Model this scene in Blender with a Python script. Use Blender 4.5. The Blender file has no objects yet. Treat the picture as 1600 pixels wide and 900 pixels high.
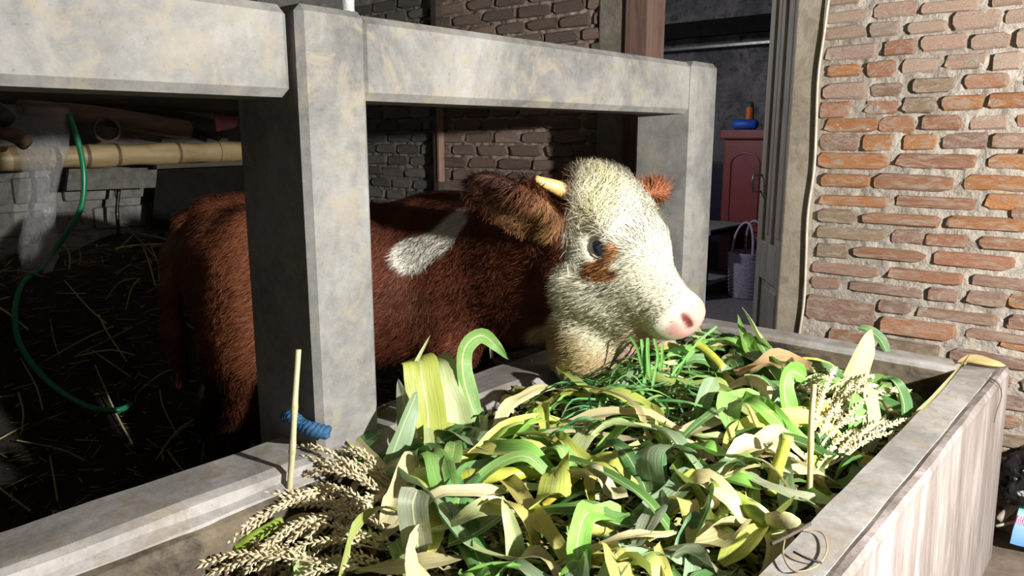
import bpy, bmesh, math, random
import numpy as np
from mathutils import Vector, Matrix
random.seed(7); rng = np.random.default_rng(7)
SC = bpy.context.scene; COL = SC.collection
# ------------------------------------------------------------------ camera, world, lights, exposure
CAM_H = 1.3; FPX = 1200.0
PITCH = math.atan((450-210)/FPX); YAW = math.radians(40.9)
FW = Vector((-math.sin(YAW)*math.cos(PITCH), math.cos(YAW)*math.cos(PITCH), -math.sin(PITCH)))
RT = Vector((math.cos(YAW), math.sin(YAW), 0)); UP = RT.cross(FW); CP = Vector((0, 0, CAM_H))
cd = bpy.data.cameras.new('camera'); cam = bpy.data.objects.new('camera', cd); COL.objects.link(cam)
cd.sensor_width = 36; cd.lens = 36*FPX/1600; cd.clip_start = 0.02
cam.matrix_world = Matrix(((RT.x, UP.x, -FW.x, CP.x), (RT.y, UP.y, -FW.y, CP.y), (RT.z, UP.z, -FW.z, CP.z), (0, 0, 0, 1)))
SC.camera = cam
W = bpy.data.worlds.new('night'); SC.world = W; W.use_nodes = True
W.node_tree.nodes['Background'].inputs[0].default_value = (.80, .86, 1.0, 1); W.node_tree.nodes['Background'].inputs[1].default_value = .035
def lamp(name, loc, power, color, radius):
    l = bpy.data.lights.new(name, 'POINT'); l.energy = power; l.color = color; l.shadow_soft_size = radius
    o = bpy.data.objects.new(name, l); COL.objects.link(o); o.location = loc; return o
lamp('hanging_bulb', (1.2, 1.25, 1.50), 340, (1.0, .965, .905), .035)
lamp('house_bulb', (-3.6, 3.8, 2.0), 42, (.90, .92, 1.0), .06)
vs = SC.view_settings; vs.view_transform = 'Standard'; vs.look = 'None'; vs.exposure = 0.95; vs.gamma = 1; vs.use_curve_mapping = False
# ------------------------------------------------------------------ helpers
def ray(px, py): return FW + RT*((px-800)/FPX) + UP*((450-py)/FPX)
def G(px, py, z):
    d = ray(px, py); return CP + d*((z-CAM_H)/d.z)
def PX(px, py, x):
    d = ray(px, py); return CP + d*(x/d.x)
def PY(px, py, y):
    d = ray(px, py); return CP + d*(y/d.y)
def AT(px, py, dep): return CP + ray(px, py)*dep
def depth(p): return (p-CP).dot(FW)

def tint(c, a, b):
    k = random.uniform(a, b); return tuple(min(1, x*k*random.uniform(.97, 1.03)) for x in c)
def props(o, label=None, cat=None, group=None, kind=None):
    if label: o['label'] = label
    if cat: o['category'] = cat
    if group: o['group'] = group
    if kind: o['kind'] = kind
    return o
def link(name, me, mat=None, parent=None, loc=None):
    o = bpy.data.objects.new(name, me); COL.objects.link(o)
    if me is not None and mat is not None and not me.materials: me.materials.append(mat)
    if loc is not None: o.location = loc
    if parent is not None: o.parent = parent
    return o
def empty(name, loc=(0, 0, 0), rz=0):
    o = bpy.data.objects.new(name, None); COL.objects.link(o); o.location = loc; o.rotation_euler = (0, 0, rz); o.empty_display_size = .05
    return o
class MB:
    def __init__(s): s.v = []; s.f = []; s.uv = []
    def add(s, vs, fs, uvs=None):
        n = len(s.v); s.v += [tuple(p) for p in vs]; s.f += [tuple(i+n for i in f) for f in fs]
        s.uv += list(uvs) if uvs is not None else [(0, 0)]*len(vs)
    def box(s, a, b, ch=0.0, sg=2):
        (x0, y0, z0), (x1, y1, z1) = a, b
        bm = bmesh.new(); bmesh.ops.create_cube(bm, size=1)
        for v in bm.verts: v.co = Vector(((x0+x1)/2+v.co.x*(x1-x0), (y0+y1)/2+v.co.y*(y1-y0), (z0+z1)/2+v.co.z*(z1-z0)))
        if ch: bmesh.ops.bevel(bm, geom=bm.edges[:], offset=ch, segments=sg, profile=.6, affect='EDGES')
        bm.verts.index_update(); s.add([v.co[:] for v in bm.verts], [[v.index for v in f.verts] for f in bm.faces]); bm.free()
    def hexa(s, P):   # 8 points: bottom 4 (ccw) then top 4
        s.add(P, [(3, 2, 1, 0), (4, 5, 6, 7), (0, 1, 5, 4), (1, 2, 6, 5), (2, 3, 7, 6), (3, 0, 4, 7)])
    def tube(s, pts, rad, n=8, cap=True, jitter=0):
        pts = [Vector(p) for p in pts]; m = len(pts)
        rad = rad if isinstance(rad, (list, tuple)) else [rad]*m
        vs = []; uv = []; side = None; L = 0
        for i, p in enumerate(pts):
            t = (pts[min(i+1, m-1)]-pts[max(i-1, 0)]).normalized()
            if side is None: side = t.orthogonal().normalized()
            side = (side - t*side.dot(t)).normalized(); up = t.cross(side)
            if i: L += (p-pts[i-1]).length
            for k in range(n):
                a = 2*math.pi*k/n; r = rad[i]*(1+random.uniform(-jitter, jitter))
                vs.append(p+side*math.cos(a)*r+up*math.sin(a)*r); uv.append((k/n, L))
        fs = [(i*n+k, i*n+(k+1) % n, (i+1)*n+(k+1) % n, (i+1)*n+k) for i in range(m-1) for k in range(n)]
        if cap: fs += [tuple(range(n-1, -1, -1)), tuple((m-1)*n+k for k in range(n))]
        s.add(vs, fs, uv)
    def lathe(s, prof, n=20, org=(0, 0, 0)):
        o = Vector(org); vs = []; uv = []
        for r, z in prof:
            for k in range(n):
                a = 2*math.pi*k/n; vs.append(o+Vector((r*math.cos(a), r*math.sin(a), z))); uv.append((k/n, z))
        m = len(prof)
        fs = [(i*n+k, i*n+(k+1) % n, (i+1)*n+(k+1) % n, (i+1)*n+k) for i in range(m-1) for k in range(n)]
        s.add(vs, fs, uv)
    def mesh(s, name, smooth=False):
        me = bpy.data.meshes.new(name); me.from_pydata(s.v, [], s.f)
        ul = me.uv_layers.new(name='UV'); li = np.empty(len(me.loops), dtype=np.int32); me.loops.foreach_get('vertex_index', li)
        ul.data.foreach_set('uv', np.array(s.uv, dtype=np.float32)[li].ravel())
        if smooth: me.polygons.foreach_set('use_smooth', np.ones(len(me.polygons), dtype=bool))
        me.update(); return me
    def build(s, name, mat, parent=None, smooth=False, loc=None):
        if loc is not None:
            L = Vector(loc); s.v = [tuple(Vector(p)-L) for p in s.v]
        return link(name, s.mesh(name, smooth), mat, parent, loc)
def fast_mesh(name, V, F, smooth=True):
    V = np.asarray(V, dtype=np.float32); F = np.asarray(F, dtype=np.int32); k = F.shape[1]
    me = bpy.data.meshes.new(name); me.vertices.add(len(V)); me.vertices.foreach_set('co', V.ravel())
    me.loops.add(F.size); me.loops.foreach_set('vertex_index', F.ravel())
    me.polygons.add(len(F)); me.polygons.foreach_set('loop_start', np.arange(0, F.size, k, dtype=np.int32))
    if smooth: me.polygons.foreach_set('use_smooth', np.ones(len(F), dtype=bool))
    me.update(calc_edges=True); me.validate(); return me
def catmull(P, n):
    P = [Vector(p) for p in P]
    if len(P) == 2: return [P[0].lerp(P[1], i/(n-1)) for i in range(n)]
    Q = [P[0]*2-P[1]]+P+[P[-1]*2-P[-2]]; out = []; m = len(P)-1
    for i in range(n):
        t = i/(n-1)*m; k = min(int(t), m-1); u = t-k; a, b, c, d = Q[k:k+4]
        out.append(.5*((2*b)+(c-a)*u+(2*a-5*b+4*c-d)*u*u+(3*b-a-3*c+d)*u**3))
    return out
# ------------------------------------------------------------------ materials
def nodes(name):
    m = bpy.data.materials.new(name); m.use_nodes = True; t = m.node_tree
    return m, t, t.nodes['Principled BSDF']
def N(t, typ, **kw):
    n = t.nodes.new(typ)
    for k, v in kw.items():
        if k in n.inputs: n.inputs[k].default_value = v
        else: setattr(n, k, v)
    return n
def ramp(t, fac, stops, interp='LINEAR'):
    r = t.nodes.new('ShaderNodeValToRGB'); e = r.color_ramp.elements; r.color_ramp.interpolation = interp
    while len(e) > 1: e.remove(e[0])
    e[0].position = stops[0][0]; e[0].color = (*stops[0][1], 1)
    for p, c in stops[1:]:
        q = e.new(p); q.color = (*c, 1)
    t.links.new(fac, r.inputs[0]); return r.outputs[0]
def mix(t, fac, a, b, mode='MIX'):
    m = t.nodes.new('ShaderNodeMix'); m.data_type = 'RGBA'; m.blend_type = mode
    for i, v in ((0, fac), (6, a), (7, b)):
        if hasattr(v, 'is_linked'): t.links.new(v, m.inputs[i])
        elif i == 0: m.inputs[0].default_value = v
        else: m.inputs[i].default_value = (*v, 1)
    return m.outputs[2]
def coords(t, scale=(1, 1, 1), kind='Object', rnd=False):
    c = t.nodes.new('ShaderNodeTexCoord'); mp = t.nodes.new('ShaderNodeMapping'); mp.inputs['Scale'].default_value = scale
    t.links.new(c.outputs[kind], mp.inputs[0])
    if rnd:
        oi = t.nodes.new('ShaderNodeObjectInfo'); mu = N(t, 'ShaderNodeMath', operation='MULTIPLY'); mu.inputs[1].default_value = 37
        t.links.new(oi.outputs['Random'], mu.inputs[0]); t.links.new(mu.outputs[0], mp.inputs['Location'])
    return mp.outputs[0]
def noise(t, vec, scale, detail=6, rough=.6, dist=0):
    n = N(t, 'ShaderNodeTexNoise', Scale=scale, Detail=detail, Roughness=rough, Distortion=dist); t.links.new(vec, n.inputs['Vector']); return n.outputs[0]
def bump(t, b, h, strength, dist=.01):
    n = N(t, 'ShaderNodeBump', Strength=strength, Distance=dist); t.links.new(h, n.inputs['Height']); t.links.new(n.outputs[0], b.inputs['Normal'])
def setc(t, b, col): t.links.new(col, b.inputs['Base Color'])
def plain(name, c, rough=.6, metal=0, nz=.25, scale=20, bmp=.2):
    m, t, b = nodes(name); v = coords(t)
    n = noise(t, v, scale); d = tuple(x*(1-nz) for x in c); l = tuple(min(1, x*(1+nz)) for x in c)
    setc(t, b, ramp(t, n, [(.3, d), (.7, l)])); b.inputs['Roughness'].default_value = rough; b.inputs['Metallic'].default_value = metal
    if max(c) < .02 and rough > .9: b.inputs['Specular IOR Level'].default_value = .08
    if bmp: bump(t, b, noise(t, v, scale*3), bmp, .005)
    return m
def concrete(name, lo, mid, hi, stain, stain_amt=.55, streak=(1, 1, 1), bmp=.35, bd=.006):
    m, t, b = nodes(name); v = coords(t, streak)
    big = noise(t, v, 3.2, 8, .65, .6); fine = noise(t, v, 38, 6, .7); med = noise(t, v, 11, 7, .7, .8)
    c = ramp(t, big, [(.36, lo), (.5, mid), (.64, hi)])
    c = mix(t, .32, c, ramp(t, fine, [(.3, lo), (.7, hi)]))
    sm = ramp(t, med, [(.50, (0, 0, 0)), (.64, (1, 1, 1))]); mu = N(t, 'ShaderNodeMath', operation='MULTIPLY'); mu.inputs[1].default_value = stain_amt
    t.links.new(sm, mu.inputs[0]); c = mix(t, mu.outputs[0], c, stain)
    v2 = coords(t, (1, 1, 1)); vo = N(t, 'ShaderNodeTexNoise', Scale=7.0, Detail=9.0, Roughness=.75, Distortion=1.5); t.links.new(v2, vo.inputs[0])
    sp = ramp(t, vo.outputs[0], [(.66, (0, 0, 0)), (.72, (.75, .75, .75))]); c = mix(t, sp, c, tuple(min(1, x*1.45) for x in hi))
    sp2 = ramp(t, vo.outputs[0], [(.27, (.7, .7, .7)), (.33, (0, 0, 0))]); c = mix(t, sp2, c, tuple(x*.55 for x in lo))
    pt = noise(t, v2, 120, 3, .6); c = mix(t, ramp(t, pt, [(.66, (0, 0, 0)), (.74, (.22, .22, .22))]), c, tuple(min(1, x*1.5) for x in hi)); c = mix(t, ramp(t, pt, [(.28, (.35, .35, .35)), (.36, (0, 0, 0))]), c, tuple(x*.5 for x in lo))
    setc(t, b, c); b.inputs['Roughness'].default_value = .78
    bump(t, b, mix(t, .5, med, fine), bmp, bd); return m
def brickmat(name, dirt, dirt_amt):
    m, t, b = nodes(name); v = coords(t, (1, 1, 1), 'Object', True); oi = t.nodes.new('ShaderNodeObjectInfo')
    n = noise(t, v, 3.0, 7, .7, .7); f = noise(t, v, 16, 6, .75)
    c = mix(t, ramp(t, f, [(.3, (.6, .6, .6)), (.7, (0, 0, 0))]), oi.outputs['Color'], (.22, .12, .08), 'MULTIPLY')
    c = mix(t, ramp(t, n, [(.47, (0, 0, 0)), (.62, (dirt_amt,)*3)]), c, dirt)
    setc(t, b, c); b.inputs['Roughness'].default_value = .9; bump(t, b, mix(t, .5, n, f), .8, .06); return m
def woodmat(name, lo, hi, axis=2, rough=.75, grain=26, bmp=.5):
    m, t, b = nodes(name); s = [grain]*3; s[axis] = 1.6; v = coords(t, s); v2 = coords(t)
    n = noise(t, v, 1.0, 6, .65, .8); st = noise(t, v2, 9, 6, .7)
    c = ramp(t, n, [(.3, lo), (.7, hi)]); c = mix(t, ramp(t, st, [(.5, (0, 0, 0)), (.75, (.55, .55, .55))]), c, tuple(x*.5 for x in lo))
    setc(t, b, c); b.inputs['Roughness'].default_value = rough; bump(t, b, n, bmp, .006); return m
def leafmat():
    m, t, b = nodes('leaf_blade'); uv = t.nodes.new('ShaderNodeUVMap'); mp = t.nodes.new('ShaderNodeMapping'); mp.inputs['Scale'].default_value = (26, 2.0, 1)
    t.links.new(uv.outputs[0], mp.inputs[0]); oi = t.nodes.new('ShaderNodeObjectInfo')
    st = noise(t, mp.outputs[0], 1.0, 4, .6, .3); v = coords(t); bl = noise(t, v, 16, 5, .65, .5)
    c = mix(t, ramp(t, st, [(.35, (.5, .5, .5)), (.55, (0, 0, 0))]), oi.outputs['Color'], (.55, .62, .50), 'MULTIPLY')
    c = mix(t, ramp(t, st, [(.56, (0, 0, 0)), (.75, (.35, .35, .35))]), c, (.66, .68, .36))
    c = mix(t, ramp(t, bl, [(.58, (0, 0, 0)), (.74, (.5, .5, .5))]), c, (.52, .48, .20))
    sx = t.nodes.new('ShaderNodeSeparateXYZ'); t.links.new(uv.outputs[0], sx.inputs[0])
    mid = ramp(t, sx.outputs[0], [(.455, (0, 0, 0)), (.485, (.75, .75, .75)), (.515, (.75, .75, .75)), (.545, (0, 0, 0))]); c = mix(t, mid, c, (.62, .66, .36))
    setc(t, b, c); b.inputs['Roughness'].default_value = .42; bump(t, b, st, .35, .004)
    tr = N(t, 'ShaderNodeBsdfTranslucent'); t.links.new(c, tr.inputs[0]); mx = N(t, 'ShaderNodeMixShader'); mx.inputs[0].default_value = .22
    t.links.new(b.outputs[0], mx.inputs[1]); t.links.new(tr.outputs[0], mx.inputs[2]); t.links.new(mx.outputs[0], t.nodes['Material Output'].inputs[0]); return m
def objcol(name, rough=.5, nz=.35, scale=(14, 14, 14), bmp=.2):
    m, t, b = nodes(name); v = coords(t, scale); oi = t.nodes.new('ShaderNodeObjectInfo'); n = noise(t, v, 1.0, 6, .65, .4)
    c = mix(t, ramp(t, n, [(.35, (nz*1.6,)*3), (.65, (0, 0, 0))]), oi.outputs['Color'], (.35, .32, .25), 'MULTIPLY')
    setc(t, b, c); b.inputs['Roughness'].default_value = rough; bump(t, b, n, bmp, .005); return m
def attrmat(name, rough=.7, sheen=0):
    m, t, b = nodes(name); a = t.nodes.new('ShaderNodeAttribute'); a.attribute_name = 'Col'; t.links.new(a.outputs['Color'], b.inputs['Base Color'])
    b.inputs['Roughness'].default_value = rough; b.inputs['Specular IOR Level'].default_value = .25; return m
def glassy(name, c, alpha, rough=.12):
    m, t, b = nodes(name); b.inputs['Base Color'].default_value = (*c, 1); b.inputs['Roughness'].default_value = rough
    v = coords(t); n = noise(t, v, 9, 5, .6, 1.0); bump(t, b, n, .8, .03)
    tr = t.nodes.new('ShaderNodeBsdfTransparent'); mx = t.nodes.new('ShaderNodeMixShader'); mx.inputs[0].default_value = alpha
    t.links.new(tr.outputs[0], mx.inputs[1]); t.links.new(b.outputs[0], mx.inputs[2]); t.links.new(mx.outputs[0], t.nodes['Material Output'].inputs[0]); return m

M = dict(
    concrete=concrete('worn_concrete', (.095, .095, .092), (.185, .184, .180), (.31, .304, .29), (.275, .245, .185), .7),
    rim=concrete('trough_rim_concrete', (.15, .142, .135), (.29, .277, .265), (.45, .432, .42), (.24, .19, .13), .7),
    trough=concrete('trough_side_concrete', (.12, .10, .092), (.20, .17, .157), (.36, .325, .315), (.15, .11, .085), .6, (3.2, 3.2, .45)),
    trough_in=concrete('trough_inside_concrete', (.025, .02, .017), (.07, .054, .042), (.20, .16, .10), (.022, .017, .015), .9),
    mortar=concrete('lime_mortar', (.26, .23, .19), (.38, .34, .29), (.50, .45, .39), (.20, .16, .125), .7, bmp=1, bd=.03),
    soot_mortar=concrete('sooty_mortar', (.19, .15, .125), (.29, .23, .195), (.40, .325, .28), (.12, .095, .08), .7, bmp=.9),
    grey_mortar=concrete('grey_old_mortar', (.10, .10, .097), (.17, .165, .155), (.26, .25, .235), (.05, .05, .05), .7, bmp=.9),
    plaster=concrete('brown_plaster', (.10, .085, .07), (.17, .145, .12), (.24, .21, .18), (.32, .27, .22), .5, bmp=.8),
    frame=concrete('door_frame_cement', (.17, .145, .11), (.25, .215, .165), (.33, .29, .23), (.12, .095, .07), .6, bmp=.8),
    roomwall=concrete('patchy_room_wall', (.07, .066, .07), (.14, .13, .13), (.26, .245, .245), (.035, .03, .03), .8),
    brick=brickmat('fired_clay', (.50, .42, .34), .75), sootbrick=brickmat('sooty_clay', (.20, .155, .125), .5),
    doorwood=woodmat('grey_weathered_wood', (.24, .205, .165), (.48, .43, .355), 2),
    redwood=woodmat('red_brown_wood', (.10, .055, .042), (.20, .125, .10), 2), strip=woodmat('pale_wood_strip', (.17, .10, .07), (.34, .22, .16), 2),
    darkwood=woodmat('dark_old_wood', (.022, .018, .015), (.075, .055, .042), 1), brownwood=woodmat('brown_rough_pole', (.06, .038, .026), (.17, .105, .07), 1),
    blackwood=plain('blackened_wood', (.008, .008, .008), .95), bamboo=woodmat('yellow_bamboo', (.20, .145, .065), (.40, .31, .165), 1, .5, 14, .2),
    node=plain('bamboo_node', (.10, .065, .035), .6), soil=None, leaf=leafmat(), stalk=objcol('stalk_skin', .4, .3, (30, 30, 3)), husk=objcol('dry_tassel', .75, .35, (40, 40, 40)),
    straw=objcol('straw', .6, .3, (20, 20, 20)), paint=objcol('plain_paint', .5, .2), hose=plain('green_hose', (.012, .19, .085), .3, 0, .15, 30, 0),
    plastic=glassy('clear_plastic', (.55, .56, .58), .22), bottle=glassy('clear_bottle', (.85, .87, .9), .45, .08), blackplastic=plain('black_plastic', (.006, .006, .007), .15, 0, .2, 30, .6),
    hide=attrmat('cow_hide'), fur=attrmat('cow_fur', .65), horn=plain('horn', (.62, .43, .16), .4, 0, .2, 14, .15), hoof=plain('hoof', (.03, .025, .02), .5),
    rope=plain('blue_rope', (.02, .09, .20), .7, 0, .35, 60, .4), cable=plain('pale_cable', (.42, .38, .31), .5), metal=plain('dull_metal', (.32, .32, .31), .35, .8),
    maroon=plain('maroon_wood', (.20, .030, .028), .45, 0, .15, 8, .05), white=plain('faded_cloth', (.24, .235, .23), .8), lav=plain('lavender_weave', (.40, .35, .46), .6, 0, .3, 60, .6),
)
def soilmat():
    m, t, b = nodes('wet_muck'); v = coords(t); n = noise(t, v, 9, 9, .7, .6); f = noise(t, v, 55, 6, .7)
    c = ramp(t, n, [(.35, (.006, .005, .004)), (.55, (.022, .018, .013)), (.75, (.05, .042, .03))])
    setc(t, b, c); t.links.new(ramp(t, n, [(.35, (.25,)*3), (.6, (.8,)*3)]), b.inputs['Roughness']); bump(t, b, mix(t, .5, n, f), 1.0, .05); return m
M['soil'] = soilmat()
WY = 2.83     # face of the brick wall with the doorway
# ------------------------------------------------------------------ structure: floor, ceiling, walls
def grid_obj(name, mat, fn, nu, nv, parent=None, smooth=True):
    mb = MB(); mb.add([fn(i/nu, j/nv) for j in range(nv+1) for i in range(nu+1)],
        [(j*(nu+1)+i, j*(nu+1)+i+1, (j+1)*(nu+1)+i+1, (j+1)*(nu+1)+i) for j in range(nv) for i in range(nu)])
    return mb.build(name, mat, parent, smooth)
from mathutils import noise as mn
def heap_z(x, y):
    t = min(1, max(0, (-2.25-x)/1.2)); t = t*t*(3-2*t)
    return .80*t + (mn.noise(Vector((x*3, y*3, 0)))*.07+mn.noise(Vector((x*9, y*9, 3)))*.025)*(.35+t)
floor = grid_obj('floor', M['soil'], lambda u, v: (-5.2+7*u, -1+3.86*v, (heap_z(-5.2+7*u, -1+3.86*v) if -5.2+7*u < -1.55 else 0)), 150, 80); props(floor, 'dark muddy stable floor rising into a manure heap', kind='structure')
mb = MB(); mb.box((-1.3, -1.0, -.01), (1.8, 2.86, .012)); props(mb.build('floor_yard', plain('dusty_earth', (.13, .10, .075), .9, 0, .4, 12, .6)), 'trodden earth floor outside the trough', kind='structure')
mb = MB(); mb.box((-5.3, -1.0, 2.75), (1.9, 7.0, 2.8)); props(mb.build('ceiling_blocker', M['darkwood']), 'unseen dark roof added to block ambient light', kind='structure')  # unseen roof, put in so ambient light leaves the stable's left side dark
def mortar_slab(x0, x1, z0, z1, y, amp, fn=None, seed=0):
    nu = int((x1-x0)/.009); nv = int((z1-z0)/.009); mb = MB(); vs = []
    for j in range(nv+1):
        for i in range(nu+1):
            x = x0+(x1-x0)*i/nu; z = z0+(z1-z0)*j/nv
            d = 1.5*amp*(mn.noise(Vector((x*22, z*22, seed)))+.8*mn.noise(Vector((x*60, z*60, seed+5)))+.45*mn.noise(Vector((x*110, z*110, seed+8))))
            vs.append((x, y-d, z))
    fs = [(j*(nu+1)+i, j*(nu+1)+i+1, (j+1)*(nu+1)+i+1, (j+1)*(nu+1)+i) for j in range(nv) for i in range(nu)]
    mb.add(vs, fs); mb.box((x0, y+.012, z0), (x1, y+.12, z1)); return mb
def brick_variant():
    ch = [random.uniform(.03, .16) for _ in range(4)]; cz = [random.uniform(.10, .34) for _ in range(4)]
    j = lambda: random.uniform(-.03, .03); jz = lambda: random.uniform(-.07, .07)
    out = []
    for k, (sx, sz) in enumerate(((-1, -1), (1, -1), (1, 1), (-1, 1))):
        a = (sx*(.5-ch[k])+j(), sz*.5+jz()*.6); b = (sx*.5+j()*.6, sz*(.5-cz[k])+jz()*.5)
        out += [b, a] if k in (0, 2) else [a, b]
    vs = [(x, .5, z) for x, z in out]+[(x, -.30+random.uniform(-.08, .08), z) for x, z in out]
    vs += [(x*.95, -.5+random.uniform(-.1, .1), z*.84) for x, z in out]
    fs = []
    for r in (0, 8): fs += [(r+k, r+(k+1) % 8, r+8+(k+1) % 8, r+8+k) for k in range(8)]
    fs += [tuple(range(16, 24))]
    mb = MB(); mb.add(vs, fs); return mb.mesh('brick')
BV = {k: [brick_variant() for _ in range(14)] for k in ('brick', 'sootbrick')}
for k in BV:
    for me in BV[k]: me.materials.append(M[k])
def brick(x0, x1, z0, z1, y, col, parent, mat='brick', proud=.012):
    o = link('brick', random.choice(BV[mat]), None, parent, ((x0+x1)/2, y+.03-proud, (z0+z1)/2))
    o.scale = (x1-x0, .06, z1-z0); o.rotation_euler = (random.uniform(-.03, .03), random.uniform(-.012, .012), random.uniform(-.02, .02)); o.color = (*col, 1); return o
# wall to the right of the door: bricks read off the photograph as positions on the wall plane
wr = mortar_slab(-1.02, 1.0, -.02, 2.75, WY, .006, seed=1).build('wall_right', M['mortar'], None, True); props(wr, 'brick wall with thick pale mortar', kind='structure')
Z7 = '''310,-40,520,30 610,10,905,120 930,0,1305,85 1390,-30,1598,30 290,70,570,150 1125,70,1450,195 1475,60,1640,155 585,150,775,240 835,140,1095,220 290,165,570,262 680,265,890,360 915,230,1230,335
1250,220,1510,320 1550,190,1700,310 300,290,640,390 795,385,1030,480 1080,360,1345,455 1395,350,1585,455 310,425,530,505 568,405,755,500 870,515,1140,605 1205,490,1500,580 280,550,570,645 590,550,800,630
1055,635,1335,720 1370,610,1650,700 265,675,455,765 555,670,775,750 805,650,1015,740 290,785,645,865 645,770,885,865 930,760,1190,848 1245,765,1490,845 1550,755,1700,830'''
Z8 = '''160,28,325,92 340,30,465,90 505,30,645,87 670,25,857,82 875,25,1060,82 152,105,447,168 475,110,808,168 858,110,1060,168 165,190,370,245 378,192,710,260 750,195,1050,262 160,275,452,328 472,280,810,337 845,275,1070,342
155,335,315,395 335,350,660,408 682,362,1030,428 150,405,438,470 460,420,590,480 597,435,778,495 815,450,1060,512 147,475,285,540 297,490,600,555 632,510,975,590 130,552,415,620 445,575,760,650 787,605,1050,672
125,615,245,672 280,630,590,705 610,660,730,722 770,675,935,742 965,700,1080,755 100,690,392,820 405,710,540,770 563,735,905,820 940,770,1080,832 412,780,732,882 757,830,1040,900'''
ORG = (.62, .28, .11); ORD = (.55, .27, .155); PAL = (.66, .48, .38); DUL = (.46, .29, .215); TAN = (.42, .31, .21); PNK = (.62, .42, .34)
def zcol(i, n, zoom7):
    if zoom7:
        if i in (10, 19, 21, 27, 31, 33): return ORD
        if i in (18, 29, 24, 25): return ORG
        if i < 18 or i in (22,): return random.choice((PAL, PNK, PAL))  # top rows paler: whitewash, with overexposure also put into the brick colour
        return random.choice((PNK, TAN, ORD, DUL))
    if i in (5, 6, 7, 8, 12, 13, 16, 10, 11): return random.choice((ORG, ORG, ORD))
    if i in (14, 17, 21): return TAN
    return random.choice((DUL, DUL, ORD)) if i > 16 else random.choice((ORD, ORG, DUL))
zmin = 9
for txt, ox, oy, sc_, z7 in ((Z7, 1220, 0, .2378, True), (Z8, 1220, 200, .3777, False)):
    L = [tuple(float(q) for q in s.split(',')) for s in txt.split()]
    for i, (a, b, c, d) in enumerate(L):
        xa, xb = ox+a*sc_, ox+c*sc_; yc = oy+(b+d)/2*sc_; h = (d-b)*sc_
        sl = abs(yc-205)/((xa+xb)/2+612)*(xb-xa); h = max(h-sl*.9, 15)
        p0 = PY(xa, yc, WY); p1 = PY(xb, yc, WY); zc = PY((xa+xb)/2, yc, WY).z
        hz = 1.22*h/FPX*depth(PY((xa+xb)/2, yc, WY))
        c_ = tint(zcol(i, len(L), z7), .85, 1.15)
        brick(p0.x, p1.x, zc-hz/2, zc+hz/2, WY, c_, wr, proud=random.uniform(.007, .017)); zmin = min(zmin, zc)
zrow = zmin-.065
while zrow > .02:
    x = -1.0+random.uniform(0, .1)
    while x < .75:
        w = random.uniform(.13, .24); brick(x, x+w, zrow-.025, zrow+.022, WY, tint(random.choice((DUL, DUL, TAN, ORD)), .85, 1.1), wr); x += w+random.uniform(.015, .03)
    zrow -= .064
zrow = zmin
while zrow < 1.75:
    x = -.40+random.uniform(0, .1)
    while x < .6:
        w = random.uniform(.13, .22); brick(x, x+w, zrow-.024, zrow+.022, WY, tint(random.choice((DUL, PNK, ORG, ORD)), .85, 1.1), wr); x += w+random.uniform(.015, .03)
    zrow += .068
# wall behind the cow: sooty bricks right of the wood strip, greyer ones left of it
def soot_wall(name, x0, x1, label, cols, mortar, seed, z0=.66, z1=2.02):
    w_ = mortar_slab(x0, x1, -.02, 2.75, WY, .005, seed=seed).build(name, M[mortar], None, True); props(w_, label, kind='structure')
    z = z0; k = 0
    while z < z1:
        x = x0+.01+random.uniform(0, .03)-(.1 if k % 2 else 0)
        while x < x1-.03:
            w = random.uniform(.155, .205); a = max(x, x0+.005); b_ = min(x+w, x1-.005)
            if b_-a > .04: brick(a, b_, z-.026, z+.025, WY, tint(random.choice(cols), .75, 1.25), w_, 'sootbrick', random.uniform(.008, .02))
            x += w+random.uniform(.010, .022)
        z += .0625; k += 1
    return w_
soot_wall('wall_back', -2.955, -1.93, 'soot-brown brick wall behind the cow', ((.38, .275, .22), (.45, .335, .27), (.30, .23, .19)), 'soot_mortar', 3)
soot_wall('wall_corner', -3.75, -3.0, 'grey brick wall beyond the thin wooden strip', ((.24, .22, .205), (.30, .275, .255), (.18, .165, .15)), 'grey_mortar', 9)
mb = MB(); mb.box((-1.95, WY-.02, -.02), (-1.81, WY+.12, 2.75), .008); props(mb.build('trim_1', M['plaster']), 'plastered brown column beside the doorway', kind='structure')
mb = MB(); mb.box((-1.81, WY-.035, -.02), (-1.70, WY+.10, 2.75), .006); props(mb.build('trim_2', M['redwood']), 'reddish wooden door post', kind='structure')
mb = MB(); mb.box((-1.10, WY-.03, -.02), (-1.005, WY+.12, 2.75), .006); props(mb.build('trim_3', M['frame']), 'rough cement door frame beside orange bricks', kind='structure')
mb = MB(); mb.box((-1.70, WY-.02, 2.3), (-1.10, WY+.12, 2.75)); props(mb.build('trim_4', M['plaster']), 'lintel above the doorway', kind='structure')
sx = PY(687, 250, WY-.03)
mb = MB(); mb.box((sx.x-.028, WY-.05, .55), (sx.x+.012, WY+.02, 2.1), .003); o = mb.build('wooden_strip', M['darkwood']); props(o, 'thin upright wooden batten on the wall behind the cow', 'batten')
mb = MB(); mb.box((sx.x+.008, WY-.056, 1.06), (sx.x+.024, WY-.018, 1.62), .002); mb.build('pale_edge', M['strip'], o)
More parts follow.
